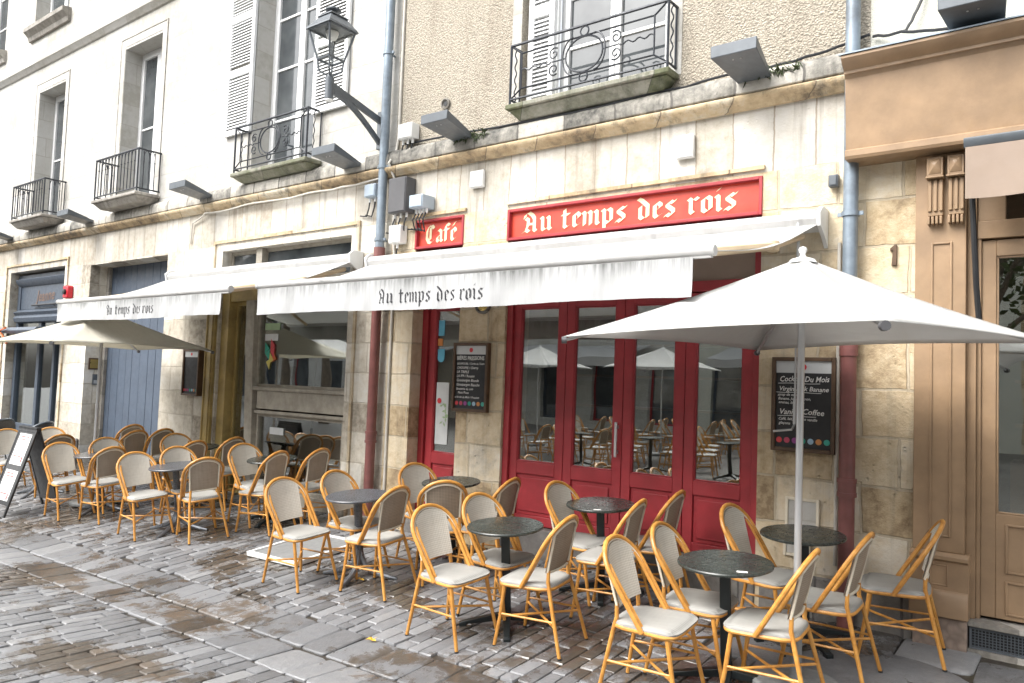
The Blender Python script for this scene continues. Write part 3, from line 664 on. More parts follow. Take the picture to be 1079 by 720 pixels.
# ---- middle: the café house
B2 = thing('cafe_building', 'rough rendered beige café house with red joinery and one wrought iron balcony', 'building', (-3.9, 6.0, 0))
HC = [(-5.99, -5.30, -.4, 3.39), (-4.70, -2.14, -.4, 3.37)]
wall(MB(), -6.37, -1.42, -.4, 3.40, HC).build('wall', 'stone_gold', B2)
wall(MB(), -6.37, -1.42, 3.40, 3.93).build('frieze', 'stone_pale', B2)
wall(MB(), -6.37, -1.35, 4.2, 11.6, [(-4.62, -2.99, 4.3, 7.1)]).build('wall', 'crepi', B2)
MB().hexa([(-6.37, 5.6, 11.6), (-1.35, 5.6, 11.6), (-1.35, 15, 11.6), (-6.37, 15, 11.6)], [(-6.37, 8.5, 14), (-1.35, 8.5, 14), (-1.35, 12, 14), (-6.37, 12, 14)]).build('roof', 'plinth', B2)
cornice(B2, -6.368, -1.36)
for a, b in ((-2.988, -2.87), (-4.74, -4.622)): MB().box(a, b, 5.994, 6.1, 4.36, 7.1).build('window_surround', 'stone_white', B2)
for a, b in ((-4.72, -2.12), (-6.04, -5.26)): MB().box(a, b, 5.972, 5.998, 3.42, 3.452).build('moulding', 'cornice', B2)
MB().box(-4.62, -4.25, 6.10, 6.14, 4.36, 7.1).build('shutter_box', 'white_paint', B2)
shutter(B2, -4.58, -4.27, 4.4, 7.08, 6.055, 6.098)
window(B2, -4.28, -3.02, 4.36, 7.1, 6.2, 2, 5, fw=.05)
balcony(B2, -4.63, -2.90, 5.80, 4.22, 4.365, 4.96, 'scroll', 'sill_moss')
# red folding shopfront
MB().box(-4.70, -2.14, 5.98, 6.3, -.1, .28).build('doorstep', 'plinth', B2, bevel=.015)
fr = MB(); fr.box(-4.70, -4.63, 6.03, 6.2, .28, 3.03); fr.box(-2.20, -2.14, 6.03, 6.2, .28, 3.03); fr.box(-4.63, -2.20, 6.05, 6.2, 2.47, 2.56); fr.box(-4.63, -2.20, 6.03, 6.2, 2.95, 3.04)
fr.box(-3.45, -3.36, 6.05, 6.2, 2.56, 2.95)
fr = fr.build('door_frame', 'red', B2, bevel=.005)
for a, b in ((-4.63, -3.45), (-3.36, -2.2)): MB().box(a, b, 6.1, 6.106, 2.56, 2.95).build('transom_pane', 'beige_cloth', fr)
def red_leaf(x0, x1, y, z0, z1, gz0, hand=None, st=.09, root=B2, name='folding_door'):
    m_ = MB(); m_.box(x0, x0 + st, y, y + .05, z0, z1); m_.box(x1 - st, x1, y, y + .05, z0, z1)
    m_.box(x0 + st, x1 - st, y, y + .05, z1 - .08, z1); m_.box(x0 + st, x1 - st, y, y + .05, z0, z0 + .09); m_.box(x0 + st, x1 - st, y, y + .05, gz0 - .12, gz0)
    m_.box(x0 + st, x1 - st, y + .02, y + .045, z0 + .09, gz0 - .12)
    m_.box(x0 + st + .035, x1 - st - .035, y + .008, y + .019, z0 + .125, gz0 - .155)
    frame_rect(m_, x0 + st, x1 - st, gz0, z1 - .08, y + .006, y + .044, .012)
    o = m_.build(name, 'red', root, bevel=.005)
    pane(o, x0 + st + .006, x1 - st - .006, gz0 + .006, z1 - .086, y + .024, 'glass')
    if hand is not None: MB().box(hand - .012, hand + .012, y - .05, y - .035, 1.02, 1.33).box(hand - .008, hand + .008, y - .035, y, 1.05, 1.08).box(hand - .008, hand + .008, y - .035, y, 1.27, 1.3).build('handle', 'alu', o, bevel=.003)
    return o
for a, b, hd in ((-4.63, -4.005, None), (-4.0, -3.385, -3.42), (-3.38, -2.795, None), (-2.79, -2.205, None)): red_leaf(a, b, 6.06, .29, 2.46, .89, hd)
# red side door
MB().box(-5.99, -5.30, 5.97, 6.4, -.1, .2).build('doorstep', 'plinth', B2, bevel=.015)
sd = MB(); sd.box(-5.99, -5.91, 6.16, 6.26, .2, 3.05); sd.box(-5.36, -5.30, 6.16, 6.26, .2, 3.05); sd.box(-5.91, -5.36, 6.16, 6.26, 2.5, 3.05); sd.build('door_frame', 'red', B2, bevel=.005)
rd = red_leaf(-5.905, -5.365, 6.19, .21, 2.49, .86, None, .10, B2, 'side_door')
for mat_, a, b, c, d_ in (('sticker_blue', -5.785, -5.70, 2.13, 2.3), ('sticker_orange', -5.79, -5.72, 2.02, 2.10), ('grey_card', -5.78, -5.60, .95, 1.62)):
    MB().box(a, b, 6.209, 6.212, c, d_).build('sticker', mat_, rd)
MB().lathe([(.001, 0), (.05, .0), (.05, .003), (.001, .003)], 20, M4=Matrix.Translation((-5.735, 6.211, 1.89)) @ Matrix.Rotation(PI / 2, 4, 'X')).box(-5.785, -5.685, 6.2095, 6.2112, 1.89, 1.985).build('sticker', 'sticker_blue', rd)
p_ = MB(); p_.lathe([(.001, 0), (.03, 0), (.03, .002), (.001, .002)], 16, M4=Matrix.Translation((-5.73, 6.206, 1.42)) @ Matrix.Rotation(PI / 2, 4, 'X'))
for k in range(14):
    a = random.uniform(0, 6); cx, cz = -5.655 + random.uniform(-.05, .04), 1.15 + random.uniform(0, .25)
    p_.prism([(cx + .028 * math.cos(a + t * 1.57) * (1 if t % 2 else .4), cz + .028 * math.sin(a + t * 1.57) * (1 if t % 2 else .4)) for t in range(4)], 6.2055 + k * .0001, 6.2075, 1)
p_.build('print', ['print_red', 'sticker_green'], rd)
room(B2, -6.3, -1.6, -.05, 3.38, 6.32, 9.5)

# ---- right: brown shop
B3 = thing('shop_building', 'cream rendered house with a brown wooden shopfront at the right', 'building', (1.5, 6.0, 0))
for a, b in ((-1.42, -.98), (3.6, 9)): wall(MB(), a, b, -.4, 3.40).build('wall', 'stone_gold', B3)
MB().box(-1.42, 9, 5.955, 6.0, 3.401, 3.92).build('wall', 'stone_gold', B3)
wall(MB(), -1.35, 9, 3.92, 11.6, [(.2, 1.5, 4.9, 7.2), (4, 5.3, 4.9, 7.2)]).build('wall', 'cream', B3)
for a in (.2, 4): window(B3, a, a + 1.3, 4.9, 7.2, 6.2, 2, 4)
MB().hexa([(-1.35, 5.6, 11.6), (9, 5.6, 11.6), (9, 15, 11.6), (-1.35, 15, 11.6)], [(-1.35, 8.5, 14), (9, 8.5, 14), (9, 12, 14), (-1.35, 12, 14)]).build('roof', 'plinth', B3)
MB().box(-2.10, -1.02, 5.965, 6.0, -.1, .30).build('plinth', 'plinth', B3, bevel=.02)
f = MB(); f.profile_x([(6.0, 3.34), (5.765, 3.34), (5.755, 3.36), (5.755, 3.40), (5.78, 3.415), (5.74, 3.92), (5.72, 3.945), (5.70, 3.945), (5.70, 3.965), (5.67, 3.985), (5.64, 4.0), (5.615, 4.03), (5.615, 4.05), (6.0, 4.11)], -1.46, 4.2)
f.box(-.22, -.216, 5.742, 5.77, 3.43, 3.9)
fa = f.build('fascia', 'brown', B3, sharp=25)
MB().profile_x([(6.0, 4.114), (5.605, 4.053), (5.605, 4.063), (6.0, 4.126)], -1.475, 4.2).build('flashing', 'zinc', fa)
def pilaster(x0, x1):
    m_ = MB(); m_.box(x0 - .02, x1 - .02, 5.94, 6.1, .62, 3.338)
    m_.profile_x([(6.1, .2), (5.885, .2), (5.885, .34), (5.905, .37), (5.92, .37), (5.92, .56), (5.89, .575), (5.89, .60), (5.915, .62), (6.1, .62)], x0 - .03, x1 + .01)
    fx0, fx1 = x0 + .08, x1 - .10
    frame_rect(m_, fx0, fx1, .72, 2.72, 5.930, 5.94, .014); frame_rect(m_, fx0 + .01, fx1 - .01, .40, .54, 5.912, 5.92, .01)
    for k in range(2):                                                  # twin fluted corbels
        a = x0 + .06 + k * .125; b = a + .1
        m_.box(a, b, 5.86, 5.94, 3.17, 3.30); m_.hexa([(a + .01, 5.859, 3.18), (b - .01, 5.859, 3.18), (b - .01, 5.859, 3.29), (a + .01, 5.859, 3.29)], [(a + .045, 5.835, 3.225), (b - .045, 5.835, 3.225), (b - .045, 5.835, 3.245), (a + .045, 5.835, 3.245)])
        m_.box(a - .006, b + .006, 5.85, 5.94, 3.155, 3.169)
        for q in range(3): m_.box(a + .006 + q * .034, a + .028 + q * .034, 5.885, 5.94, 2.93, 3.15)
        m_.box(a + .003, b - .003, 5.90, 5.94, 2.9, 3.154)
        for q in range(4): m_.box(a + .002 + q * .025, a + .019 + q * .025, 5.88, 5.94, 2.84, 2.895)
    return m_.build('pilaster', 'brown', B3, bevel=.004)
pilaster(-1.01, -.70)
MB().box(-1.02, -.70, 5.91, 6.0, -.1, .198).build('plinth', 'marble', B3, bevel=.004)
df = MB(); df.box(-.72, -.665, 6.0, 6.15, .2, 3.338); df.box(-.665, 3.5, 6.02, 6.15, 2.74, 2.86); df.box(-.665, 3.5, 6.02, 6.15, 3.25, 3.338); df.box(-.665, -.64, 6.03, 6.15, .2, 2.74); df.box(.52, .60, 6.0, 6.15, .2, 2.74); df.box(-.665, -.5, 6.03, 6.12, 2.86, 3.25)
df = df.build('shop_front', 'brown', B3, bevel=.004)
pane(df, -.5, 3.4, 2.86, 3.25, 6.08, 'glass')
dl = MB(); x0, x1 = -.64, .52
dl.box(x0, x0 + .085, 6.05, 6.1, .22, 2.73); dl.box(x1 - .11, x1, 6.05, 6.1, .22, 2.73); dl.box(x0 + .085, x1 - .11, 6.05, 6.1, 2.62, 2.73); dl.box(x0 + .085, x1 - .11, 6.05, 6.1, .22, .90)
frame_rect(dl, x0 + .14, x1 - .14, .52, .84, 6.038, 6.05, .015); frame_rect(dl, x0 + .14, x1 - .14, .25, .47, 6.038, 6.05, .015)
frame_rect(dl, x0 + .085, x1 - .11, .90, 2.62, 6.06, 6.09, .014)
dl = dl.build('shop_door', 'brown', B3, bevel=.004); pane(dl, x0 + .09, x1 - .12, .91, 2.61, 6.075, 'glass')
sw = MB(); frame_rect(sw, .6, 3.5, .2, 2.74, 6.03, 6.1, .1, wb=.6); sw = sw.build('window', 'brown', B3, bevel=.004); pane(sw, .7, 3.4, .8, 2.64, 6.07, 'glass')
pilaster(3.5, 3.81)
MB().box(-.70, 3.5, 5.93, 6.12, .165, .2).build('sill', 'sill_stone', B3, bevel=.004)
gr = MB(); frame_rect(gr, -.69, .9, .02, .163, 5.955, 5.975, .012); gr.box(-.69, .9, 5.985, 6.0, .02, .163, 1)
for i in range(79): gr.tube([(-.68 + i * .02, 5.965, .03), (-.68 + i * .02, 5.965, .155)], .0035, 4)
for j in range(7): gr.box(-.68, .89, 5.964, 5.968, .035 + j * .018, .039 + j * .018)
gr.build('grille', ['grey_metal', 'black_frame'], B3)
MB().box(-.70, 3.5, 5.94, 6.0, -.1, .018).build('kerb_stone', 'sill_stone', B3)
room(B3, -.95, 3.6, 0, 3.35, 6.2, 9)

# ---- across the square, behind the viewpoint: what the shop windows mirror
random.seed(31)
tw = [(-46, -34, 'stone_white', 'pale townhouse with grey shutters across the square, mirrored in the windows'), (-34, -24, 'crepi', 'beige rendered townhouse across the square, mirrored in the café windows'), (-24, -13, 'stone_white', 'white stone townhouse across the square, mirrored in the red folding doors'), (-13, -2, 'cream', 'cream townhouse across the square, mirrored in the café windows'), (-2, 10, 'stone_gold', 'ochre stone townhouse across the square, mirrored in the brown shop door'), (10, 24, 'crepi', 'beige townhouse far right across the square, seen only in reflections')]
for a, b, mt_, lab in tw:
    h = random.uniform(8.5, 10.5); t_ = thing('townhouse', lab, 'building', ((a + b) / 2, -17, 0))
    holes = []; nb = int((b - a) / 2.6)
    for fl in range(3):
        for k in range(nb):
            cx = a + (k + .5) * (b - a) / nb; z0 = (.1, 4.0, 6.9)[fl]; holes.append((cx - (.7 if fl == 0 else .5), cx + (.7 if fl == 0 else .5), z0, z0 + (2.7 if fl == 0 else 1.9)))
    m_ = MB(); m_.box(a, b, -25, -17.4, -.4, h); 
    for f_ in [m_]: wall(f_, a, b, -.4, h, [(p, q, r_, s_) for p, q, r_, s_ in holes], y=-17, d=-.38)
    m_.build('wall', mt_, t_)
    for p, q, r_, s_ in holes: 
        w_ = MB(); frame_rect(w_, p, q, r_, s_, -17.3, -17.24, .08); w_ = w_.build('window', 'white_paint' if r_ > 1 else random.choice(['slate_paint', 'red', 'brown', 'bluegrey']), t_); pane(w_, p + .08, q - .08, r_ + .08, s_ - .08, -17.28)
    MB().hexa([(a, -25, h), (b, -25, h), (b, -16.7, h), (a, -16.7, h)], [(a, -22, h + 2.4), (b, -22, h + 2.4), (b, -19.5, h + 2.4), (a, -19.5, h + 2.4)]).build('roof', 'plinth', t_)

# ------------------------------------------------------------------ lettering
GL = {   # broad nib strokes, x-height = 1
 'i': (.38, [[(-.07, .95), (.03, .85), (.03, .15), (.13, .05)], [(.0, 1.24), (.10, 1.38)]]),
 'u': (.80, [[(-.07, .95), (.03, .85), (.03, .15), (.12, .04), (.38, .2)], [(.33, .95), (.43, .85), (.43, .15), (.53, .05)]]),
 'm': (1.12, [[(-.07, .95), (.03, .85), (.03, .08)], [(.05, .78), (.28, .96), (.38, .85), (.38, .08)], [(.40, .78), (.63, .96), (.73, .85), (.73, .15), (.83, .05)]]),
 't': (.55, [[(.03, 1.28), (.03, .15), (.13, .04), (.30, .16)], [(-.12, .93), (.30, .93)]]),
 'e': (.62, [[(.05, .85), (.05, .18), (.16, .05), (.38, .22)], [(.05, .85), (.2, .97), (.35, .82), (.35, .68), (.08, .48)]]),
 's': (.64, [[(.46, 1.0), (.36, .85), (.22, .96), (.07, .82), (.08, .68), (.36, .40), (.36, .2), (.2, .04), (.06, .18), (-.04, .04)]]),
 'p': (.74, [[(-.07, .95), (.03, .85), (.03, -.42)], [(.05, .82), (.28, .97), (.42, .83), (.42, .2), (.26, .05), (.04, .15)]]),
 'd': (.74, [[(.05, .82), (.05, .18), (.17, .04), (.40, .2)], [(.05, .82), (.22, .95)], [(-.06, 1.36), (.12, 1.22), (.42, .86), (.42, .15)]]),
 'r': (.56, [[(-.07, .95), (.03, .85), (.03, .15), (.13, .05)], [(.05, .78), (.24, .97), (.36, .86)]]),
 'o': (.72, [[(.05, .82), (.05, .18), (.19, .04), (.40, .2), (.40, .82), (.24, .96), (.05, .82)]]),
 'A': (1.02, [[(-.10, 1.02), (-.04, 1.26), (.16, 1.40), (.38, 1.2), (.52, .95), (.52, .15), (.63, .04)], [(-.02, 1.0), (.14, .86), (.12, .5), (.02, .2)], [(.10, .56), (.50, .56)], [(-.18, .02), (.02, .16), (.18, .03), (.30, .12)]]),
 'C': (.84, [[(.24, 1.36), (.03, 1.0), (.02, .4), (.18, .06), (.38, .0), (.62, .22)], [(.33, 1.22), (.32, .26)], [(.20, 1.26), (.44, 1.36), (.60, 1.12)]]),
 'a': (.70, [[(.02, .84), (.2, .97), (.37, .82), (.37, .15), (.48, .05)], [(.36, .58), (.08, .42), (.05, .18), (.17, .04), (.36, .2)]]),
 'f': (.52, [[(.36, 1.22), (.18, 1.36), (.06, 1.15), (.06, .06)], [(-.10, .93), (.32, .93)]]),
 ' ': (.55, []),
}
GL['é'] = (.62, GL['e'][1] + [[(.14, 1.16), (.34, 1.44)]])
def blackletter(mb, text, x, z, xh, width, place, nib=.20, mi=0):
    tot = sum(GL[c][0] for c in text); sx = width / tot; cx = 0; k = 0
    n = Vector((math.cos(R(40)), math.sin(R(40)))) * nib / 2
    for ch in text:
        for st in GL[ch][1]:
            for (x0, z0), (x1, z1) in zip(st, st[1:]):
                q = [(x0 - n.x, z0 - n.y), (x0 + n.x, z0 + n.y), (x1 + n.x, z1 + n.y), (x1 - n.x, z1 - n.y)]
                P = [place(x + (cx + a + .1) * sx, z + b * xh, .00012 * (k % 30)) for a, b in q]
                mb.add(P, [(0, 1, 2, 3)], mi); k += 1
        cx += GL[ch][0]
def bfont(name, lines, mat, parent, place, maxw=None):      # lines: (text, x, z, size, shear); handwriting-like text flattened to a mesh
    mb = MB()
    for tx, x, z, size, sh in lines:
        cu = bpy.data.curves.new('text', 'FONT'); cu.body = tx; cu.size = size; cu.shear = sh; cu.offset = size * .012; cu.resolution_u = 2
        o = bpy.data.objects.new('text', cu); COL.objects.link(o)
        bpy.context.view_layer.update()
        me = bpy.data.meshes.new_from_object(o)
        ww = max((v.co.x for v in me.vertices), default=1)
        fx = min(1, maxw / ww) if maxw else 1
        wob = random.uniform(0, 6)
        mb.add([place(x + v.co.x * fx, z + v.co.y + .04 * size * math.sin(v.co.x / size * 1.3 + wob)) for v in me.vertices], [tuple(p.vertices) for p in me.polygons])
        bpy.data.objects.remove(o); bpy.data.curves.remove(cu); bpy.data.meshes.remove(me)
    return mb.build(name, mat, parent)

# shop signs above the doors
def sign(name, label, x0, x1, z0, z1, text, tx0, tw_, tz, xh):
    t_ = thing(name, label, 'sign', ((x0 + x1) / 2, 6.0, z0))
    b = MB().box(x0, x1, 6.03, 6.06, z0, z1).build('board', 'red_sign', t_)
    f_ = MB(); frame_rect(f_, x0 - .012, x1 + .012, z0 - .012, z1 + .012, 5.985, 6.062, .028); f_.build('sign_frame', 'red', t_, bevel=.004)
    l_ = MB(); blackletter(l_, text, tx0, tz, xh, tw_, lambda x, z, e: (x, 6.026 - e, z), .25); l_.build('lettering', 'letter', t_)
sign('shop_sign', 'long red board lettered Au temps des rois above the white awning', -4.70, -2.15, 3.07, 3.36, 'Au temps des rois', -4.52, 2.17, 3.13, .14)
sign('shop_sign', 'small red board lettered Café above the narrow side door', -5.985, -5.305, 3.08, 3.375, 'Café', -5.87, .47, 3.13, .14)

# ------------------------------------------------------------------ awnings
def awning(name, label, xr0, xr1, xf0, xf1, yf, zr, zf, vb, tx, txw, tz):
    t_ = thing(name, label, 'awning', ((xf0 + xf1) / 2, 5.9, zr))
    def top(u, v):
        x = (xr0 + (xr1 - xr0) * u) * (1 - v) + (xf0 + (xf1 - xf0) * u) * v
        y = 5.86 + (yf - 5.86) * v; z = zr - .05 + (zf + .05 - zr) * v - .06 * math.sin(PI * v) * (1 + .25 * math.sin(u * 19)) - .012 * math.sin(u * 31 + v * 4) * math.sin(PI * v)
        return x, y, z
    MB().grid(top, 46, 12, thick=(0, 0, -.004)).build('canopy', 'awning_white', t_, sharp=80)
    def val(u, v):
        x = xf0 + .02 + (xf1 - xf0 - .14) * u
        wv = .013 * math.sin(u * 47 + math.sin(u * 13) * 2) * v + .007 * math.sin(u * 101 + 3 * v) * v
        return x, yf - .022 + wv, zf - .035 - (zf - .035 - vb - .008 * math.sin(u * 9)) * v
    MB().grid(val, 90, 6, thick=(0, .003, 0)).build('valance', 'valance', t_, sharp=80)
    b = MB(); b.tube([(xf0, yf, zf), (xf1, yf, zf)], .029, 12); 
    for x in (xf0, xf1): b.tube([(x - .012, yf, zf), (x + .012, yf, zf)], .034, 12)
    b.box(xf0 + .01, xf1 - .01, yf - .01, yf + .02, zf - .042, zf - .02)
    b.build('front_bar', 'awning_white', t_)
    MB().profile_x([(5.995, zr - .09), (5.82, zr - .07), (5.80, zr - .02), (5.83, zr + .035), (5.995, zr + .06)], xr0, xr1).build('cassette', 'awning_white', t_, sharp=30)
    for x in (xr0 - .03, xr1): MB().prism([(5.995, zr - .22), (5.93, zr - .16), (5.80, zr - .08), (5.78, zr + .02), (5.85, zr + .075), (5.995, zr + .075)], 0, .03, M4=Matrix.Translation((x, 0, 0)) @ Matrix(((0, 1, 0, 0), (1, 0, 0, 0), (0, 0, 1, 0), (0, 0, 0, 1)))).build('end_cap', 'plastic_white', t_, bevel=.004)
    for s, x in ((1, xr0 + .45), (-1, xr1 - .45)):      # folding arms
        e = Vector((x + s * .62, (5.8 + yf) / 2 + .1, (zr + zf) / 2 - .08)); f_ = Vector((x + s * .15, yf + .04, zf - .01)); r_ = Vector((x, 5.85, zr - .12))
        if s < 0: e = Vector((x + .50, (5.8 + yf) / 2 + .15, (zr + zf) / 2 - .10)); f_ = Vector((xf1 - .08, yf + .04, zf)); r_ = Vector((xr1 - .12, 5.85, zr - .14)); e = r_.lerp(f_, .45) + Vector((.05, .05, -.02))
        a = MB(); a.tube([r_, e], .026, 8); a.tube([e, f_], .03, 8); a.lathe([(.03, -.04), (.045, -.03), (.045, .03), (.03, .04)], 12, e)
        a.build('arm', 'letter_beam', t_)
    l_ = MB(); blackletter(l_, 'Au temps des rois', tx, tz, .085, txw, lambda x, z, e: (x, val((x - xf0 - .02) / (xf1 - xf0 - .14), (zf - .035 - z) / (zf - .035 - vb))[1] - .003 - e * .5, z), .17); l_.build('lettering', 'black_letter', t_)
    return t_
M['letter_beam'] = paint('cream lacquered arm', (.62, .50, .34), .45, var=.08, bs=0)
aw = awning('shop_awning', 'long white awning over the red folding doors with black lettering on its stained flap', -6.55, -1.66, -6.36, -1.82, 4.30, 2.965, 2.475, 2.195, -4.66, 1.10, 2.245)
cr = MB(); cr.tube([(-1.80, 5.82, 2.93), (-1.79, 5.80, 2.75), (-1.795, 5.80, 2.55)], .012, 8); cr.tube([(-1.795, 5.80, 2.56), (-1.795, 5.80, 1.55)], .008, 8); cr.tube([(-1.795, 5.80, 1.6), (-1.795, 5.80, 1.42)], .014, 8); cr.tube([(-1.795, 5.80, 1.42), (-1.795, 5.74, 1.38), (-1.93, 5.74, 1.36)], .009, 8)
cr.build('crank', 'alu', aw)
awning('shop_awning', 'white awning over the gilded brasserie front, its right end tied back', -10.88, -6.86, -10.80, -6.88, 4.33, 3.03, 2.475, 2.215, -9.42, 1.10, 2.27)
t_ = thing('shop_awning', 'rolled beige awning with short flap over the brown shop door', 'awning', (1.3, 5.7, 3.3))
MB().profile_x([(5.755, 3.30), (5.64, 3.27), (5.62, 3.30), (5.62, 3.33), (5.66, 3.345), (5.755, 3.335)], -.70, 3.4).build('cassette', 'grey_metal', t_, bevel=.003)
def bv(u, v): return -.69 + 4.07 * u, 5.628 + .008 * math.sin(u * 60) * v, 3.272 - .335 * v - .006 * math.sin(u * 33) * v
MB().grid(bv, 80, 4, thick=(0, .004, 0)).build('valance', 'beige_cloth', t_, sharp=80)
MB().tube([(-.655, 5.70, 3.28), (-.66, 5.72, 2.95), (-.645, 5.80, 2.4), (-.63, 5.86, 2.1)], .018, 8).build('arm', 'black_frame', t_)
t_ = thing('shop_awning', 'folded slate grey awning with an orange strap on the far left shop', 'awning', (-16, 6.0, 2.3))
MB().profile_x([(6.0, 2.26), (5.55, 2.20), (5.52, 2.25), (5.56, 2.31), (6.0, 2.36)], -17.3, -14.7).build('cassette', 'slate_paint', t_, bevel=.006)
MB().tube([(-17.0, 5.7, 2.12), (-14.9, 5.7, 2.12)], .05, 10).build('front_bar', 'grey_metal', t_)
MB().tube([(-15.9, 5.50, 2.30), (-16.15, 5.49, 2.24), (-15.85, 5.52, 2.02)], .022, 6).build('strap', 'orange', t_)
t_ = thing('shop_lettering', 'thin copper lettering on the slate fascia of the far left shop', 'sign', (-15.9, 6.14, 2.95))
bfont('lettering', [('Jeanne', -16.33, 2.88, .30, .25)], 'copper', t_, lambda x, z: (x, 6.143, z))
MB().tube([(-16.4, 6.1, 2.79), (-15.3, 6.1, 2.79)], .02, 8).tube([(-16.2, 6.15, 2.77), (-16.2, 6.1, 2.79)], .01, 6).tube([(-15.5, 6.15, 2.77), (-15.5, 6.1, 2.79)], .01, 6).build('lamp_bar', 'black_frame', t_)

# ------------------------------------------------------------------ pipes, lamps, boxes on the walls
def drainpipe(x, label, zs, top=11.5):
    t_ = thing('drainpipe', label, 'drainpipe', (x, 5.92, 0))
    MB().tube([(x, 5.90, zs + .02), (x, 5.90, top)], .052, 14).build('pipe', 'zinc', t_)
    lo = MB(); lo.tube([(x, 5.90, -.05), (x, 5.90, zs)], .055, 14); lo.tube([(x, 5.90, zs - .09), (x, 5.90, zs + .03)], .064, 14)
    for z in (.92, 1.02): lo.tube([(x, 5.90, z), (x, 5.90, z + .03)], .068, 14)
    lo.tube([(x, 5.90, .94), (x, 5.90, 1.03)], .062, 14)
    lo.build('cast_foot', 'redpipe', t_)
    c = MB()
    for z in (zs + .12, zs + .95, 5.35, 7.6, 9.8):
        c.tube([(x, 5.90, z - .018), (x, 5.90, z + .018)], .063, 14); c.box(x - .09, x + .09, 5.89, 5.91, z - .014, z + .014); c.tube([(x, 5.90, z), (x, 6.0, z)], .012, 6)
    c.build('bracket', 'zinc', t_)
drainpipe(-6.46, 'blue grey drainpipe with a red foot at the joint between the white and rendered houses', 3.08)
drainpipe(-1.45, 'blue grey drainpipe with a red foot beside the brown shopfront', 2.02)
m_ = MB(); m_.tube([(-6.32, 5.985, 11), (-6.32, 5.985, 4.4), (-6.34, 5.975, 4.2), (-6.33, 5.86, 4.05), (-6.33, 5.96, 3.9), (-6.33, 5.985, 3.2), (-6.30, 5.985, 3.0), (-6.30, 5.985, .1)], .016, 8)
solo(m_, 'conduit', 'cable_pale', 'thin pale conduit running down beside the left drainpipe', 'conduit', (-6.32, 5.98, 2))
m_ = MB(); m_.tube([(-1.545, 5.985, 2.78), (-1.545, 5.985, .4)], .014, 8)
solo(m_, 'conduit', 'cable_pale', 'thin pale conduit beside the right drainpipe', 'conduit', (-1.545, 5.98, 1.5))
m_ = MB(); m_.tube([(-9.9, 5.985, .35), (-9.9, 5.985, .3)], .01, 6)
# cables along the cornices
def cable(pts, r, mat, label):
    P = []
    for a, b in zip(pts, pts[1:]):
        for i in range(6): P.append(Vector(a).lerp(Vector(b), i / 6) + Vector((0, -.004 * random.random(), -.012 * math.sin(PI * i / 6) + random.gauss(0, .004))))
    P.append(Vector(pts[-1])); m_ = MB(); m_.tube(P, r, 6); solo(m_, 'cable', mat, label, 'cable', pts[0])
cable([(-10.6, 5.98, 3.5), (-10.55, 5.97, 3.80), (-10.2, 5.95, 3.90), (-9.0, 5.93, 3.91), (-7.8, 5.93, 3.90), (-6.55, 5.93, 3.92)], .012, 'cable_pale', 'pale cable clipped under the cornice of the white house')
cable([(-6.2, 5.97, 4.28), (-5.4, 5.93, 4.25), (-4.2, 5.92, 4.20), (-3.2, 5.93, 4.22), (-2.4, 5.95, 4.24), (-1.8, 5.96, 4.25), (-1.35, 5.97, 4.32)], .011, 'cable', 'black cable along the top of the café cornice')
cable([(-1.33, 5.97, 4.30), (-1.1, 5.93, 4.27), (-1.0, 5.96, 4.5), (-1.02, 5.97, 4.9), (-1.0, 5.97, 5.6)], .011, 'cable', 'black cable looping up the cream wall above the brown fascia')
cable([(-1.12, 5.92, 4.26), (-.7, 5.85, 4.17), (-.2, 5.84, 4.15), (1.2, 5.85, 4.16)], .011, 'cable', 'black cable lying on top of the brown fascia')

def floodlight(x, z, w, label):
    t_ = thing('wall_floodlight', label, 'floodlight', (x, 6.0, z), None, 'flat wall floodlights above the cornices')
    yf = 5.45; m_ = MB()
    m_.hexa([(x - w / 2, yf, z - .01), (x + w / 2, yf, z - .01), (x + w * .36, 5.92, z - .07), (x - w * .36, 5.92, z - .07)], [(x - w / 2, yf, z + .085), (x + w / 2, yf, z + .085), (x + w * .36, 5.92, z - .03), (x - w * .36, 5.92, z - .03)])
    b = m_.build('housing', 'grey_metal', t_, bevel=.006)
    MB().box(x - .08, x + .08, 5.915, 6.0, z - .085, z - .015).build('bracket', 'grey_metal', t_)
    s_ = MB()
    for k in (-1, 1): s_.lathe([(.001, -.003), (.007, -.003), (.007, .0), (.001, 0)], 8, (x + k * .03, 5.53, z - .021))
    s_.build('screw', 'alu', b)
for x, z, w, lab in ((-5.27, 4.22, .36, 'flat grey floodlight on the rendered wall, just right of the left drainpipe'), (-2.19, 4.19, .36, 'flat grey floodlight on the rendered wall, right of the iron balcony'), (-6.98, 4.16, .40, 'flat grey floodlight between the street lantern and the mossy scroll balcony'),
                     (-10.1, 4.16, .42, 'flat grey floodlight on the white house, between two different balconies'), (-13.7, 4.15, .42, 'flat grey floodlight between the two barred balconies'), (-17.1, 4.15, .42, 'flat grey floodlight at the left edge, beyond the barred balconies'), (-.64, 4.15, .38, 'large flat floodlight above the brown fascia')):
    floodlight(x, z, w, lab)
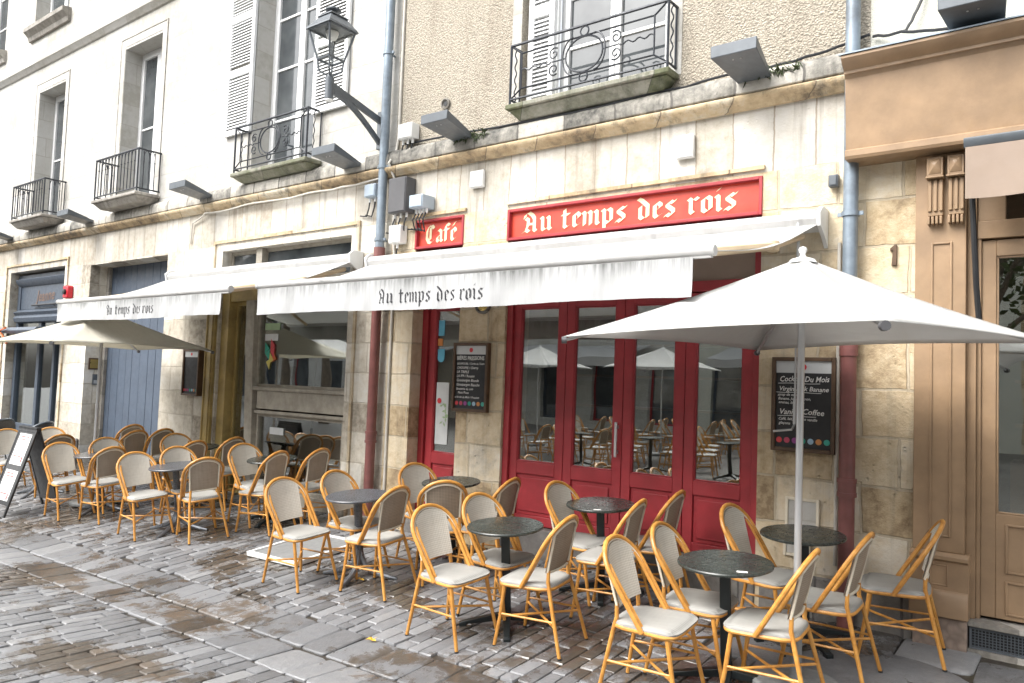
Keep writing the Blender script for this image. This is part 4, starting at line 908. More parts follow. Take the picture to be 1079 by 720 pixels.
# street lantern
t_ = thing('street_lantern', 'four sided grey street lantern on a curved wall bracket beside the drainpipe', 'street lamp', (-6.62, 6.0, 4.55))
lx, ly, lz = -6.60, 5.20, 5.05
br = MB(); br.box(-6.66, -6.54, 5.955, 6.0, 4.28, 4.72)
def bar(p, q, w, h):
    p, q = Vector(p), Vector(q); d = (q - p).normalized(); s = Vector((1, 0, 0)) * w; u = d.cross(Vector((1, 0, 0))).normalized() * h
    br.hexa([p - s - u, p + s - u, p + s + u, p - s + u], [q - s - u, q + s - u, q + s + u, q - s + u])
bar((lx, 5.955, 4.60), (lx, ly, 4.79), .022, .035)
pts = [(lx, 5.955 - .755 * t, 4.34 + .38 * math.sin(t * PI / 2)) for t in [i / 10 for i in range(11)]]
for a, b in zip(pts, pts[1:]): bar(a, b, .02, .028)
br.tube([(lx, ly, 4.62), (lx, ly, 4.86)], .048, 14)
br.build('bracket', 'grey_metal', t_, bevel=.004)
MB().tube([(lx, ly, 4.604), (lx, ly, 4.619)], .045, 14).build('cap', 'plastic_white', t_)
a45 = lambda r, z: [(lx + r * math.cos(PI / 4 + k * PI / 2), ly + r * math.sin(PI / 4 + k * PI / 2), z) for k in range(4)]
b0, b1, zb, zt_ = .14, .245, lz + .0, lz + .32
lf = MB()
for k in range(4):
    p, q = a45(b0, zb), a45(b1, zt_)
    lf.tube([p[k], q[k]], .012, 6); lf.tube([p[k], p[(k + 1) % 4]], .014, 6); lf.tube([q[k], q[(k + 1) % 4]], .016, 6)
    c = Vector((lx, ly, 4.865)); v = Vector(p[k]); mid = (c + v) / 2 + Vector((v.x - lx, v.y - ly, 0)) * .36
    lf.tube([c, mid + Vector((0, 0, -.03)), v], .010, 6)
lf.lathe([(.02, 4.85), (.04, 4.86), (.03, 4.88), (.012, 4.92)], 12, (lx, ly, 0))
lf.tube([(lx, ly, zb), (lx, ly, zb + .2)], .014, 8)
lf.build('lantern_frame', 'grey_metal', t_)
rf = MB()
rf.hexa(a45(b1 + .04, zt_), a45(b1 + .025, zt_ + .025)); rf.hexa(a45(b1 + .025, zt_ + .026), a45(.15, zt_ + .14)); rf.hexa(a45(.172, zt_ + .141), a45(.165, zt_ + .155))
rf.lathe([(.085, zt_ + .156), (.08, zt_ + .18), (.04, zt_ + .195), (.04, zt_ + .215), (.085, zt_ + .225), (.085, zt_ + .24), (.03, zt_ + .255), (.01, zt_ + .262)], 16, (lx, ly, 0))
rf.build('roof', 'grey_metal', t_, sharp=30)
lg = MB()
for k in range(4):
    p, q = a45(b0 - .006, zb + .014), a45(b1 - .006, zt_ - .014)
    lg.add([p[k], p[(k + 1) % 4], q[(k + 1) % 4], q[k]], [(0, 1, 2, 3)])
lg.build('pane', 'lamp_glass', t_)
MB().lathe([(.001, zt_ - .09), (.05, zt_ - .085), (.07, zt_ - .03), (.07, zt_ - .01), (.001, zt_ - .005)], 14, (lx, ly, 0)).build('reflector', 'plastic_white', t_)
# junction boxes
def jbox(label, x0, x1, z0, z1, y0, mat, ncab=0, cat='cable box'):
    t_ = thing('junction_box', label, cat, ((x0 + x1) / 2, 6.0, z0))
    MB().box(x0, x1, y0, 5.99, z0, z1).build('housing', mat, t_, bevel=.006)
    MB().box(x0 + .01, x1 - .01, y0 - .008, y0 - .001, z0 + .01, z1 - .01).build('lid', mat, t_, bevel=.003)
    for i in range(ncab):
        xx = x0 + (i + .5) * (x1 - x0) / ncab; b = MB(); b.tube([(xx, (y0 + 5.99) / 2, z0 - .05), (xx, (y0 + 5.99) / 2, z0 + .005)], .014, 8, 0)
        b.tube([(xx, (y0 + 5.99) / 2, z0 - .03), (xx - .01, y0 + .05, z0 - .12), (xx - .08, 5.96, z0 - .2 - .01 * i), (xx - .2, 5.975, z0 - .18)], .008, 6, 1)
        b.build('cable', ['plastic_white', 'cable'], t_)
jbox('dark grey cabinet right of the left drainpipe', -6.29, -6.02, 3.47, 3.86, 5.84, 'plastic_dark', 3)
jbox('small pale blue box with four cables right of the dark cabinet', -5.92, -5.72, 3.48, 3.62, 5.80, 'plastic_blue', 4)
jbox('small pale blue box left of the drainpipe under the cornice', -6.74, -6.56, 3.71, 3.86, 5.88, 'plastic_blue', 2)
jbox('small white box beside the Café sign', -6.30, -6.12, 3.14, 3.34, 5.88, 'plastic_white', 1)
jbox('white cable box on the rendered wall above the cornice', -6.22, -6.0, 4.30, 4.47, 5.87, 'plastic_white', 3)
jbox('square white box on the pale stones, left of the long red sign', -5.20, -5.02, 3.64, 3.82, 5.95, 'plastic_white')
jbox('square white box on the pale stones above the long red sign', -2.88, -2.72, 3.60, 3.80, 5.95, 'plastic_white')
jbox('small grey box by the right drainpipe collar', -1.62, -1.55, 3.20, 3.29, 5.93, 'grey_metal')
t_ = thing('wall_vent', 'small round vent on the rough render above the floodlight', 'vent', (-5.62, 6.0, 4.63))
MX = lambda x, y, z: Matrix.Translation((x, y, z)) @ Matrix.Rotation(PI / 2, 4, 'X')
MB().lathe([(.05, 0), (.062, .0), (.062, .02), (.045, .026), (.04, .008), (.001, .008)], 20, M4=MX(-5.62, 5.997, 4.63)).build('ring', 'sill_stone', t_)
MB().lathe([(.001, .009), (.028, .009), (.028, .014), (.001, .014)], 16, M4=MX(-5.62, 5.997, 4.63)).build('plug', 'black_frame', t_)
t_ = thing('alarm_box', 'red alarm box beside the far left shop', 'alarm', (-14.5, 6.0, 2.95))
MB().box(-14.60, -14.40, 5.90, 6.0, 2.84, 3.06).build('housing', 'alarm', t_, bevel=.02)
MB().lathe([(.001, 0), (.05, 0), (.05, .03), (.001, .04)], 14, M4=MX(-14.5, 5.90, 2.95)).build('sounder', 'black_frame', t_)
t_ = thing('wall_plaque', 'framed brass plaque left of the blue grey carriage door', 'plaque', (-13.45, 6.0, 1.75))
# plaque sits on the reveal of the carriage door
def onrev(y0, y1, z0, z1, dx): return MB().box(-13.79, -13.79 + dx, y0, y1, z0, z1)
onrev(6.06, 6.27, 1.60, 1.80, .02).build('frame', 'dark_wood', t_, bevel=.004); onrev(6.085, 6.245, 1.625, 1.775, .026).build('plate', 'brass', t_)
t_ = thing('intercom', 'grey intercom under the brass plaque', 'intercom', (-13.78, 6.2, 1.4))
onrev(6.14, 6.25, 1.34, 1.52, .03).build('housing', 'grey_metal', t_, bevel=.004); onrev(6.155, 6.235, 1.36, 1.42, .034).build('button', 'alu', t_)
t_ = thing('wall_emblem', 'round stone coloured emblem half hidden under the awning flap', 'emblem', (-4.98, 6.0, 2.42))
MB().lathe([(.075, 0), (.10, 0), (.10, .03), (.085, .035), (.075, .02), (.001, .02)], 24, M4=MX(-4.98, 5.998, 2.43)).build('rim', 'plinth', t_)
MB().lathe([(.001, .021), (.07, .021), (.05, .032), (.001, .036)], 20, M4=MX(-4.98, 5.998, 2.43)).build('face', 'brass', t_)
t_ = thing('house_number', 'rusty number 1 on the stone left of the brown pilaster', 'house number', (-1.17, 6.0, 2.6))
MB().prism([(-1.19, 2.585), (-1.155, 2.585), (-1.155, 2.735), (-1.17, 2.735), (-1.20, 2.71), (-1.20, 2.69), (-1.18, 2.695)], 5.98, 5.998).build('digit', 'dark_wood', t_, bevel=.003)
for i, (x0, x1, z0, z1, lab) in enumerate(((-1.91, -1.66, .60, .86, 'pale square access panel on the stone under the cocktail board'), (-1.92, -1.72, .42, .56, 'small pale access panel low on the stone under the cocktail board'))):
    t_ = thing('access_panel', lab, 'panel', (x0, 6, z0)); b = MB(); frame_rect(b, x0, x1, z0, z1, 5.975, 5.999, .022); b.build('frame', 'piping', t_, bevel=.003)
    MB().box(x0 + .024, x1 - .024, 5.985, 5.999, z0 + .024, z1 - .024).build('door', 'stone_white', t_)

# menu boards on the wall
DOTS = ['dot_red', 'dot_crimson', 'dot_purple', 'dot_green', 'dot_sky', 'dot_orange', 'dot_teal']
def menu_board(label, x0, x1, z0, z1, lines, frame='dark_wood', small=False, y=5.965, card='grey_card'):
    t_ = thing('menu_board', label, 'menu board', ((x0 + x1) / 2, 6.0, z0)); w = x1 - x0; h = z1 - z0; fw = .03
    f_ = MB(); frame_rect(f_, x0, x1, z0, z1, y - .02, 5.998, fw); f_.build('frame', frame, t_, bevel=.004)
    b = MB().box(x0 + fw, x1 - fw, y, 5.998, z0 + fw, z1 - fw).build('board', 'chalk_black', t_)
    MB().box(x0 + fw, x1 - fw, y - .003, y - .001, z1 - fw - h * .125, z1 - fw).build('header', card, b)
    d = MB().lathe([(.001, 0), (w * .05, 0), (w * .05, .002), (.001, .002)], 18, M4=MX((x0 + x1) / 2, y - .004, z1 - fw - h * .062)).build('emblem', 'dot_red', b)
    for k, c in enumerate(DOTS):
        xx = x0 + fw + (w - 2 * fw) * (k + .5) / 7
        q = MB().lathe([(.001, 0), (w * .047, 0), (w * .047, .002), (.001, .002)], 18, M4=MX(xx, y - .001, z0 + fw + h * .075)).build('badge', c, b)
    if lines: bfont('chalk_writing', [(tx, x0 + fw + a * (w - 2 * fw), z0 + fw + bz * (h - 2 * fw), s * w, sh) for tx, a, bz, s, sh in lines], 'chalk', b, lambda x, z: (x, y - .002, z), (w - 2 * fw) * .9)
    return t_
menu_board('chalkboard headed Bières Pressions on the pillar between the red doors', -5.325, -4.86, 1.335, 2.035,
  [('BIÈRES PRESSIONS', .03, .775, .118, 0), ('BOURGUEIL / Cuvée du Tours', .04, .70, .062, .2), ('CHOUFFE / Cherry', .04, .63, .075, .2), ('LA TRIPLE', .04, .565, .08, .2), ('LA IPA / Rousse', .04, .50, .078, .2), ('Grimbergen Blonde', .04, .43, .08, .25), ('Grimbergen Blanche', .04, .36, .08, .25), ('Brasserie du coin', .04, .295, .07, .25), ('Pinte Picon', .10, .235, .07, .25), ('et le vin du Mois / Pression', .0, .165, .064, .2)])
menu_board('chalkboard headed Cocktail du Mois beside the right drainpipe', -2.02, -1.55, 1.205, 1.92,
  [('Cocktail Du Mois', .06, .765, .125, .22), ('____________', .04, .75, .11, 0), ('Virgin Pink Banane', .05, .655, .105, .22), ('_____________', .0, .645, .11, 0), ('sirop de menthe,', .03, .595, .06, .25), ('Banane, jus de citron,', .04, .55, .06, .25), ('ananas, limonade', .05, .505, .06, .25), ('Vanille Coffee', .06, .385, .125, .22), ('___________', .04, .372, .11, 0), ('Café, lait, mousse vanille', .05, .315, .062, .25), ('glaçons', .06, .265, .062, .25)])
menu_board('narrow grey menu board on the stone left of the gilded front', -10.50, -10.08, 1.29, 1.95, [], 'dark_wood', y=5.93)

# ------------------------------------------------------------------ terrace furniture
def hoop_pt(x, s): # plane of the bent cane hoop
    L = .534; u = Vector((0, -.28, .455)) / L
    return Vector((x, .03, .425)) + u * s
def arch(rx, ry, s0, n=14, L=.534, xb=None):
    xb = rx if xb is None else xb
    P = [hoop_pt(-xb + (xb - rx) * i / 4, s0 + (L - ry - s0) * i / 4) for i in range(5)]
    P += [hoop_pt(-rx * math.cos(PI * i / n), L - ry + ry * math.sin(PI * i / n)) for i in range(1, n)]
    P += [hoop_pt(rx + (xb - rx) * i / 4, s0 + (L - ry - s0) * (1 - i / 4)) for i in range(5)]
    return P
def make_chair():
    t_ = thing('bistro_chair', 'x', 'chair', (0, 0, 0), (0, 0, 0), 'cane bistro chairs on the terrace')
    h = MB(); h.tube(arch(.205, .195, .0, xb=.195), .0145, 9, 0)
    for s in (-1, 1):                                               # doubled cane at the arms
        P = [hoop_pt(s * (.195 - .026 + .004 * i / 5), .012 + .30 * i / 5) for i in range(6)] + [hoop_pt(s * .168, .36), hoop_pt(s * .158, .40)]
        h.tube(P, [.0125] * 6 + [.011, .008], 8, 0)
    h.build('back_hoop', 'rattan', t_)
    c = MB(); c.tube(arch(.186, .178, .10, L=.517, xb=.178), .0048, 6, 0)
    # cream rails of the back frame, standing behind the mesh
    B0 = Vector((0, -.135, .535))
    def rail_top(x): return hoop_pt(x, .534 - .195 + .17 * math.sqrt(max(0, 1 - (x / .186) ** 2)))
    for s in (-1, 1): c.tube([B0 + Vector((s * .142, -.012, 0)), rail_top(s * .150) + Vector((0, -.008, -.012))], .0085, 6)
    c.tube([B0 + Vector((-.142 + .284 * i / 8, -.012 - .018 * math.sin(PI * i / 8), -.004)) for i in range(9)], .0085, 6)
    c.tube([rail_top(-.150 + .30 * i / 10) + Vector((0, -.009, -.010)) for i in range(11)], .0085, 6)
    c.build('back_frame', 'piping', t_)
    p = MB()
    for mi, off in ((0, .006), (1, -.003)):
        def pf(u, v):
            x = -.150 + .300 * u; b = B0 + Vector((x * .955, -.018 * math.sin(PI * u), -.006)); q = rail_top(x); q.x = x
            r_ = b.lerp(q, v); r_.y += off - .012 * math.sin(PI * v) * math.sin(PI * u); return r_
        p.grid(pf, 12, 8, mi)
    rim = lambda u, v, o_: None
    p.build('backrest', ['weave_front', 'weave_back'], t_, sharp=80)
    f = MB()                                                          # seat frame ring
    out = []
    for i in range(32):
        a = 2 * PI * i / 32; cs, sn = math.cos(a), math.sin(a); e = .42
        x = math.copysign(abs(cs) ** e, cs); y = math.copysign(abs(sn) ** e, sn)
        w = .168 + .032 * (y + 1) / 2; out.append((x * w, .02 + y * .198))
    f.tube([(x, y, .425) for x, y in out], .0125, 8, closed=True); f.build('seat_frame', 'rattan', t_)
    s = MB(); n = len(out); vs = []
    for k, (sc, z) in enumerate(((1.01, .425), (1.03, .443), (.985, .455), (.8, .459), (.45, .456), (.02, .454))):
        for x, y in out:
            yy = .02 + (y - .02) * sc; vs.append((x * sc, yy + (.006 if y > .15 and k < 2 else 0), z - (.012 if y > .2 and k == 2 else 0)))
    fs = [(k * n + i, k * n + (i + 1) % n, (k + 1) * n + (i + 1) % n, (k + 1) * n + i) for k in range(5) for i in range(n)] + [tuple(5 * n + i for i in range(n)), tuple(range(n - 1, -1, -1))]
    s.add(vs, fs); s.build('seat', 'seat_cloth', t_, sharp=60)
    for sx in (-1, 1):
        l = MB(); l.tube([(sx * .172, .165, .43), (sx * .186, .20, .2), (sx * .203, .238, .012)], [.014, .013, .012], 8, 0); l.tube([(sx * .2035, .2385, .014), (sx * .204, .240, .0)], .0135, 8, 1); l.build('leg', ['rattan', 'black_frame'], t_)
        l = MB(); l.tube([(sx * .136, -.150, .545), (sx * .142, -.148, .47), (sx * .155, -.165, .40), (sx * .18, -.215, .18), (sx * .198, -.253, .012)], [.012, .013, .0135, .0125, .012], 8, 0); l.tube([(sx * .1985, -.254, .014), (sx * .199, -.256, .0)], .0135, 8, 1); l.build('leg', ['rattan', 'black_frame'], t_)
    x = MB()
    a1, b1 = Vector((-.188, .203, .205)), Vector((.180, -.213, .205)); a2, b2 = Vector((.188, .203, .195)), Vector((-.180, -.213, .195))
    x.tube([a1, b1], .0085, 7); x.tube([a2, b2 ], .0085, 7); x.tube([(-.187, .205, .225), (-.176, -.208, .225)], .0075, 7); x.tube([(.187, .205, .225), (.176, -.208, .225)], .0075, 7)
    x.build('stretcher', 'rattan', t_)
    return t_
chair0 = make_chair(); used = []
def chair(tx, ty, deg, label, group='cane bistro chairs on the terrace', back=.25):
    """tx, ty: point on the ground below the top of the backrest; deg: direction the sitter faces"""
    a = R(deg); x, y = tx + back * math.cos(a), ty + back * math.sin(a)
    r = chair0 if not used else copy_tree(chair0); used.append(r)
    r.location = gpt(x, y); r.rotation_euler = grot(x, y, a - PI / 2); r['label'] = label; r['group'] = group
    return r
CH = [
 (-2.29, 4.09, 3, 'front cane chair left of the table nearest the viewer, facing right'),
 (-2.23, 4.55, 4, 'rear cane chair left of the table nearest the viewer, just behind another'),
 (-1.22, 4.44, 183, 'cane chair seen from behind, right of the table nearest the viewer'),
 (-1.08, 5.03, 180, 'cane chair between the white parasol pole and the rightmost chair'),
 (-.80, 5.68, 189, 'rightmost cane chair, against the brown pilaster'),
 (-2.10, 5.36, -4, 'cane chair against the stone under the cocktail board, facing right'),
 (-3.85, 4.15, -3, 'front cane chair left of the second front table, facing right'),
 (-3.82, 4.66, -5, 'rear cane chair left of the second front table, half behind it'),
 (-2.78, 4.41, 186, 'cane chair seen from behind, right of the second front table'),
 (-4.39, 4.93, 140, 'cane chair with its back to the viewer, at the table before the stone pillar'),
 (-4.53, 4.55, 184, 'cane chair seen from behind, right of the grey table by the flat panel'),
 (-5.26, 5.43, -12, 'cane chair in front of the narrow red side door'),
 (-3.96, 5.33, 186, 'cane chair at the left red folding door, back to the door'),
 (-3.60, 5.40, -3, 'cane chair left of the table before the red folding doors, facing right'),
 (-2.65, 5.15, 187, 'front cane chair right of the table before the red folding doors'),
 (-2.57, 5.62, 184, 'rear cane chair right of the table before the red folding doors, close to them'),
 (-5.75, 4.29, 0, 'cane chair standing in front of the flat white edged panel'),
 (-5.62, 4.76, 4, 'cane chair beside the flat panel, behind the one nearest that panel'),
 (-6.79, 5.58, 188, 'cane chair by the stone pier left of the left drainpipe'),
 (-7.97, 5.36, -4, 'cane chair under the brasserie window, facing right'),
 (-7.06, 5.24, 190, 'cane chair under the brasserie window, facing left, beside the flat panel'),
 (-8.48, 5.62, 186, 'cane chair in front of the gilded door post, facing left'),
 (-7.44, 4.60, 164, 'cane chair with its back to the viewer, right of the front table on the left'),
 (-8.60, 4.42, -6, 'front cane chair left of the front table on the left, facing right'),
 (-9.25, 4.50, 180, 'cane chair right of the table beside the sandwich board, facing left'),
 (-10.38, 4.37, -4, 'cane chair immediately right of the black sandwich board'),
 (-11.15, 4.72, 178, 'cane chair hidden behind the chair next to the sandwich board'),
 (-10.19, 4.84, -8, 'cane chair behind the table that stands beside the sandwich board'),
 (-11.05, 5.64, 182, 'cane chair farthest back, before the blue grey carriage door'),
 (-10.40, 5.37, 184, 'dark backed cane chair before the right edge of the carriage door'),
 (-10.16, 5.62, 186, 'cane chair before the stone pier with the narrow menu board'),
 (-9.60, 5.44, -6, 'pale backed cane chair in front of the gilded pilaster'),
 (-8.69, 5.23, 186, 'cane chair seen from behind, right of the back table by the gilded door'),
 (-8.52, 4.86, -5, 'rear cane chair left of the front table on the left, half hidden by it'),
 (-12.75, 4.62, -6, 'cane chair seen through the legs of the sandwich board'),
 (-12.15, 4.98, -25, 'cane chair behind the sandwich board, right of its top'),
]
for c_ in CH: chair(*c_)

def table(kind, x, y, label, rot=45, sticker=None):
    t_ = thing('bistro_table', label, 'table', gpt(x, y), grot(x, y, R(rot)), 'round terrace tables')
    r = .278
    top = 'table_black' if kind == 'black' else 'table_grey'
    MB().lathe([(.001, .700), (r - .012, .700), (r, .706), (r + .001, .716), (r - .004, .722), (.001, .7225)], 48).build('table_top', top, t_, world=False)
    if kind == 'black':
        MB().box(-.032, .032, -.032, .032, .06, .69).build('post', 'table_metal', t_, bevel=.006, world=False)
        b = MB(); b.box(-.05, .05, -.05, .05, .678, .699); b.box(-.16, .16, -.02, .02, .684, .6995); b.box(-.02, .02, -.16, .16, .684, .6985)
        b.build('top_bracket', 'table_metal', t_, world=False)
        for k in range(4):
            q = MB(); A = Matrix.Rotation(k * PI / 2, 4, 'Z')
            T = lambda L_: [A @ Vector(v) for v in L_]
            q.hexa(T([(.0, -.03, .045), (.33, -.02, .012), (.33, .02, .012), (.0, .03, .045)]), T([(.0, -.03, .10), (.33, -.02, .035), (.33, .02, .035), (.0, .03, .10)]))
            q.hexa(T([(.29, -.024, .0), (.345, -.024, .0), (.345, .024, .0), (.29, .024, .0)]), T([(.29, -.024, .030), (.345, -.024, .030), (.345, .024, .030), (.29, .024, .030)]))
            q.build('foot', 'table_metal', t_, bevel=.004, world=False)
    else:
        MB().tube([(0, 0, .12), (0, 0, .70)], .036, 16).lathe([(.03, .67), (.12, .69), (.12, .699), (.001, .6995)], 20).build('post', 'table_grey', t_, world=False)
        for k in range(4):
            A = Matrix.Rotation(k * PI / 2, 4, 'Z'); P = [A @ Vector(v) for v in ((.012, 0, .26), (.022, 0, .18), (.06, 0, .10), (.15, 0, .055), (.26, 0, .028), (.36, 0, .010))]
            MB().tube(P, [.024, .027, .028, .026, .022, .014], 8, 0).build('foot', 'table_alu', t_, world=False)
    if sticker: MB().box(sticker[0] - .03, sticker[0] + .03, sticker[1] - .015, sticker[1] + .015, .7228, .7236).build('sticker', 'paper', t_, world=False)
    return t_
table('black', -1.77, 4.52, 'dark round table nearest the viewer, under the white parasol', 20, (.10, -.20))
table('black', -3.42, 4.52, 'dark round table second along the front row from the right', 38)
table('black', -3.24, 5.54, 'dark round table directly in front of the red folding doors', 30, (-.02, -.235))
table('black', -1.62, 5.50, 'dark round table behind the white parasol pole', 45)
table('grey', -5.18, 4.68, 'grey round table with curved feet in front of the left drainpipe', 20)
table('black', -4.90, 5.58, 'dark round table against the stone pillar with the chalkboard', 45)
table('black', -7.58, 5.50, 'round table under the brasserie window', 20)
table('grey', -8.20, 4.69, 'grey round table with curved feet, the frontmost on the left', 25)
table('grey', -10.02, 4.69, 'grey round table beside the chair next to the sandwich board', 20)
table('black', -9.22, 5.53, 'round table before the gilded door, nearly hidden by chairs', 45)
table('grey', -11.95, 4.72, 'grey round table behind the sandwich board', 30)

# parasols
def parasol(cx, cy, zb, zc, za, Rr, ang, cloth, label, tilt=(0, 0), pr=.021):
    t_ = thing('parasol', label, 'parasol', (cx, cy, zb))
    C0 = Vector((cx, cy, za))
    cor = [Vector((cx + Rr * math.cos(R(ang + 90 * k)), cy + Rr * math.sin(R(ang + 90 * k)), zc)) for k in range(4)]
    for c in cor: c.z += tilt[0] * (c.x - cx) + tilt[1] * (c.y - cy)
    m_ = MB()
    for k in range(4):
        a, b = cor[k], cor[(k + 1) % 4]
        def pf(u, v):
            e = a.lerp(b, u); inw = (Vector((cx, cy, 0)) - Vector((e.x, e.y, 0))) * .055 * math.sin(PI * u)
            e = e + inw + Vector((0, 0, .02 * math.sin(PI * u)))
            p = C0.lerp(e, .03 + .97 * v); p.z -= .055 * math.sin(PI * v) * (1 - .0 * u) * (.35 + .65 * math.sin(PI * u)); return p
        m_.grid(pf, 12, 12, 0)
        def hem(u, v):
            p = Vector(pf(u, 1)); return p + Vector((0, 0, -.035 * v))
    cn = m_.build('canopy', cloth, t_, sharp=25)
    so = cn.modifiers.new('solid', 'SOLIDIFY'); so.thickness = .004
    MB().lathe([(.085, za - .032), (.07, za - .010), (.02, za + .006), (.014, za + .024), (.022, za + .038), (.025, za + .052), (.019, za + .064), (.001, za + .07)], 16, (cx, cy, 0)).build('finial', 'plastic_white', t_)
    MB().tube([(cx, cy, zb + .05), (cx, cy, za - .03)], pr, 14).build('pole', 'alu', t_)
    zr_ = za - .30; MB().lathe([(.022, zr_ - .05), (.045, zr_ - .04), (.045, zr_ + .02), (.022, zr_ + .03)], 14, (cx, cy, 0)).build('runner', 'plastic_white', t_)
    for k in range(4):
        c = cor[k]; h = C0 + Vector((0, 0, -.05)); e = c + Vector((0, 0, -.022)); mid = h.lerp(e, .45) + Vector((0, 0, -.045))
        rb = MB(); rb.tube([h, mid, e], .010, 6); rb.tube([mid, (cx + (c.x - cx) * .04, cy + (c.y - cy) * .04, zr_)], .008, 6); rb.build('rib', 'alu', t_)
        d = (Vector((c.x, c.y, 0)) - Vector((cx, cy, 0))).normalized()
        MB().tube([c - d * .02 + Vector((0, 0, -.02)), c + d * .012 + Vector((0, 0, -.02))], .022, 12).build('corner_cap', 'plastic_dark', t_)
    MB().lathe([(.001, 0), (.24, 0), (.25, .01), (.25, .035), (.235, .05), (.05, .055), (.035, .06), (.032, .30), (.001, .30)], 32, (cx, cy, zb)).build('base', 'gravel_grey', t_)
    return t_
parasol(-1.42, 4.69, gz(-1.42, 4.69) + .006, 1.965, 2.46, 1.42, -60, 'parasol_white', 'large square white parasol at the right over the front table', (.012, .01))
parasol(-10.47, 4.75, gz(-10.47, 4.75) + .006, 1.92, 2.40, 1.42, 45, 'parasol_cream', 'square cream parasol under the left awning, behind the sandwich board')

# sandwich board
t_ = thing('sandwich_board', 'black folding sandwich board with two white posters at the left edge', 'sandwich board', gpt(-10.9, 4.13))
xn, xf, yc = -10.62, -11.17, 4.13; g0 = gz(-10.9, 4.13)
for s, nm in ((-1, 'front_panel'), (1, 'rear_panel')):
    H_ = 1.06; a = math.atan2(.31, H_); L_ = math.hypot(.31, H_); w = (xn - xf)
    A = Matrix.Translation((xf, yc + s * .012, g0 + H_ )) @ Matrix.Rotation(s * a, 4, 'X')
    m_ = MB()
    def bx(x0, x1, y0, y1, z0, z1, mi, m=None): (m or m_).box(x0, x1, y0, y1, z0, z1, mi, A)
    q = -.012 * 1
    for x0, x1 in ((0, .035), (w - .035, w)): bx(x0, x1, -.012, .012, -L_, 0, 0)
    bx(.035, w - .035, -.012, .012, -.045, 0, 0); bx(.035, w - .035, -.012, .012, -L_ + .14, -L_ + .19, 0)
    bx(.035, w - .035, -.005, .005, -L_ + .19, -.045, 1)
    o = m_.build(nm, ['black_frame', 'sign_back'], t_, bevel=.003)
    if s < 0:
        for z1_ in (-.07, -.54):
            p_ = MB(); bx(.10, w - .09, -.0085, -.0060, z1_ - .40, z1_, 0, p_); p_ = p_.build('poster', 'paper', o)
            k_ = MB()
            for i in range(9): bx(.13 + random.uniform(0, .03), w - .12 - random.uniform(0, .1), -.0105, -.0092, z1_ - .045 - i * .036, z1_ - .034 - i * .036, 1 if i in (0, 1, 7) else 0, k_)
            bx(w - .15, w - .12, -.0112, -.0106, z1_ - .36, z1_ - .29, 1, k_)
            k_.build('print', ['grey_card', 'print_red'], p_)
MB().box(xf, xn, yc - .03, yc + .03, g0 + 1.055, g0 + 1.085).build('top_cap', 'black_frame', t_, bevel=.004)
# flat panel lying on the paving
cx, cy = -6.25, 4.92
t_ = thing('folded_board', 'white edged grey board lying flat on the paving behind a chair', 'board', gpt(cx, cy), grot(cx, cy, R(2)))
f_ = MB(); frame_rect(f_, -.36, .36, -.42, .42, .0, .0, .03)
f_ = MB()
for a in ((-.36, .36, -.42, -.385), (-.36, .36, .385, .42), (-.36, -.325, -.385, .385), (.325, .36, -.385, .385)): f_.box(a[0], a[1], a[2], a[3], .012, .055)
f_.build('frame', 'plastic_white', t_, bevel=.004, world=False)
MB().box(-.325, .325, -.385, .385, .016, .042).build('panel', 'concrete', t_, world=False)
MB().box(-.35, .35, -.41, .41, .0, .0118).build('underside', 'black_frame', t_, world=False)
MB().box(.361, .363, -.15, .28, .018, .046).build('label_strip', 'paper', t_, world=False)

# dark wicker armchairs of the neighbouring terrace
def wicker(x, y, deg, label, first=[]):
    if not first:
        t_ = thing('wicker_armchair', label, 'armchair', (0, 0, 0), (0, 0, 0), 'dark wicker armchairs of the next terrace'); first.append(t_)
        def sh(u, v):
            a = PI * (1.0 + u); r_ = .27; return r_ * math.cos(a) * (1 + .06 * v), r_ * .9 * math.sin(a) * (1 + .08 * v), .40 + (.18 + .20 * math.sin(PI * u)) * v
        MB().grid(sh, 20, 6, thick=(0, 0, .001)).build('back_shell', 'wicker', t_, world=False, sharp=80).modifiers.new('solid', 'SOLIDIFY').thickness = .018
        MB().tube([sh(i / 20, 1) for i in range(21)], .018, 8).build('rim', 'wicker_rim', t_, world=False)
        MB().lathe([(.001, .40), (.25, .40), (.26, .42), (.25, .445), (.001, .45)], 24).build('seat', 'wicker', t_, world=False)
        for sx, sy in ((-1, 1), (1, 1), (-1, -1), (1, -1)): MB().tube([(sx * .19, sy * .17, .41), (sx * .23, sy * .21, 0)], .014, 8).build('leg', 'wicker_rim', t_, world=False)
    else: t_ = copy_tree(first[0])
    t_.location = gpt(x, y); t_.rotation_euler = grot(x, y, R(deg) - PI / 2); t_['label'] = label
wicker(-13.95, 5.45, 200, 'dark wicker armchair before the stone pier left of the carriage door')
wicker(-15.3, 5.35, 190, 'dark wicker armchair at the far left behind the sandwich board top')
wicker(-14.9, 4.75, 20, 'dark wicker armchair at the left edge, nearer than its neighbours')

# weeds rooted in the cornice
for x, y, z, lab in ((-5.16, 5.90, 4.17, 'small green weed on the cornice under the left floodlight'), (-2.05, 5.90, 4.16, 'small mossy weed on the cornice under the floodlight right of the balcony')):
    l_ = MB()
    for i in range(70):
        a = random.uniform(-.22, .22); u = Vector((random.gauss(0, .5), -abs(random.gauss(.5, .3)), random.gauss(-.4, .6))).normalized(); p = Vector((x + a, y - .005, z + random.uniform(-.03, .04))); q = p + u * random.uniform(.03, .09); w = u.orthogonal().normalized() * .008
        l_.add([p - w, p + w, q + w * .4, q - w * .4], [(0, 1, 2, 3)])
    solo(l_, 'weed', 'weed', lab, 'plant', (x, y, z))
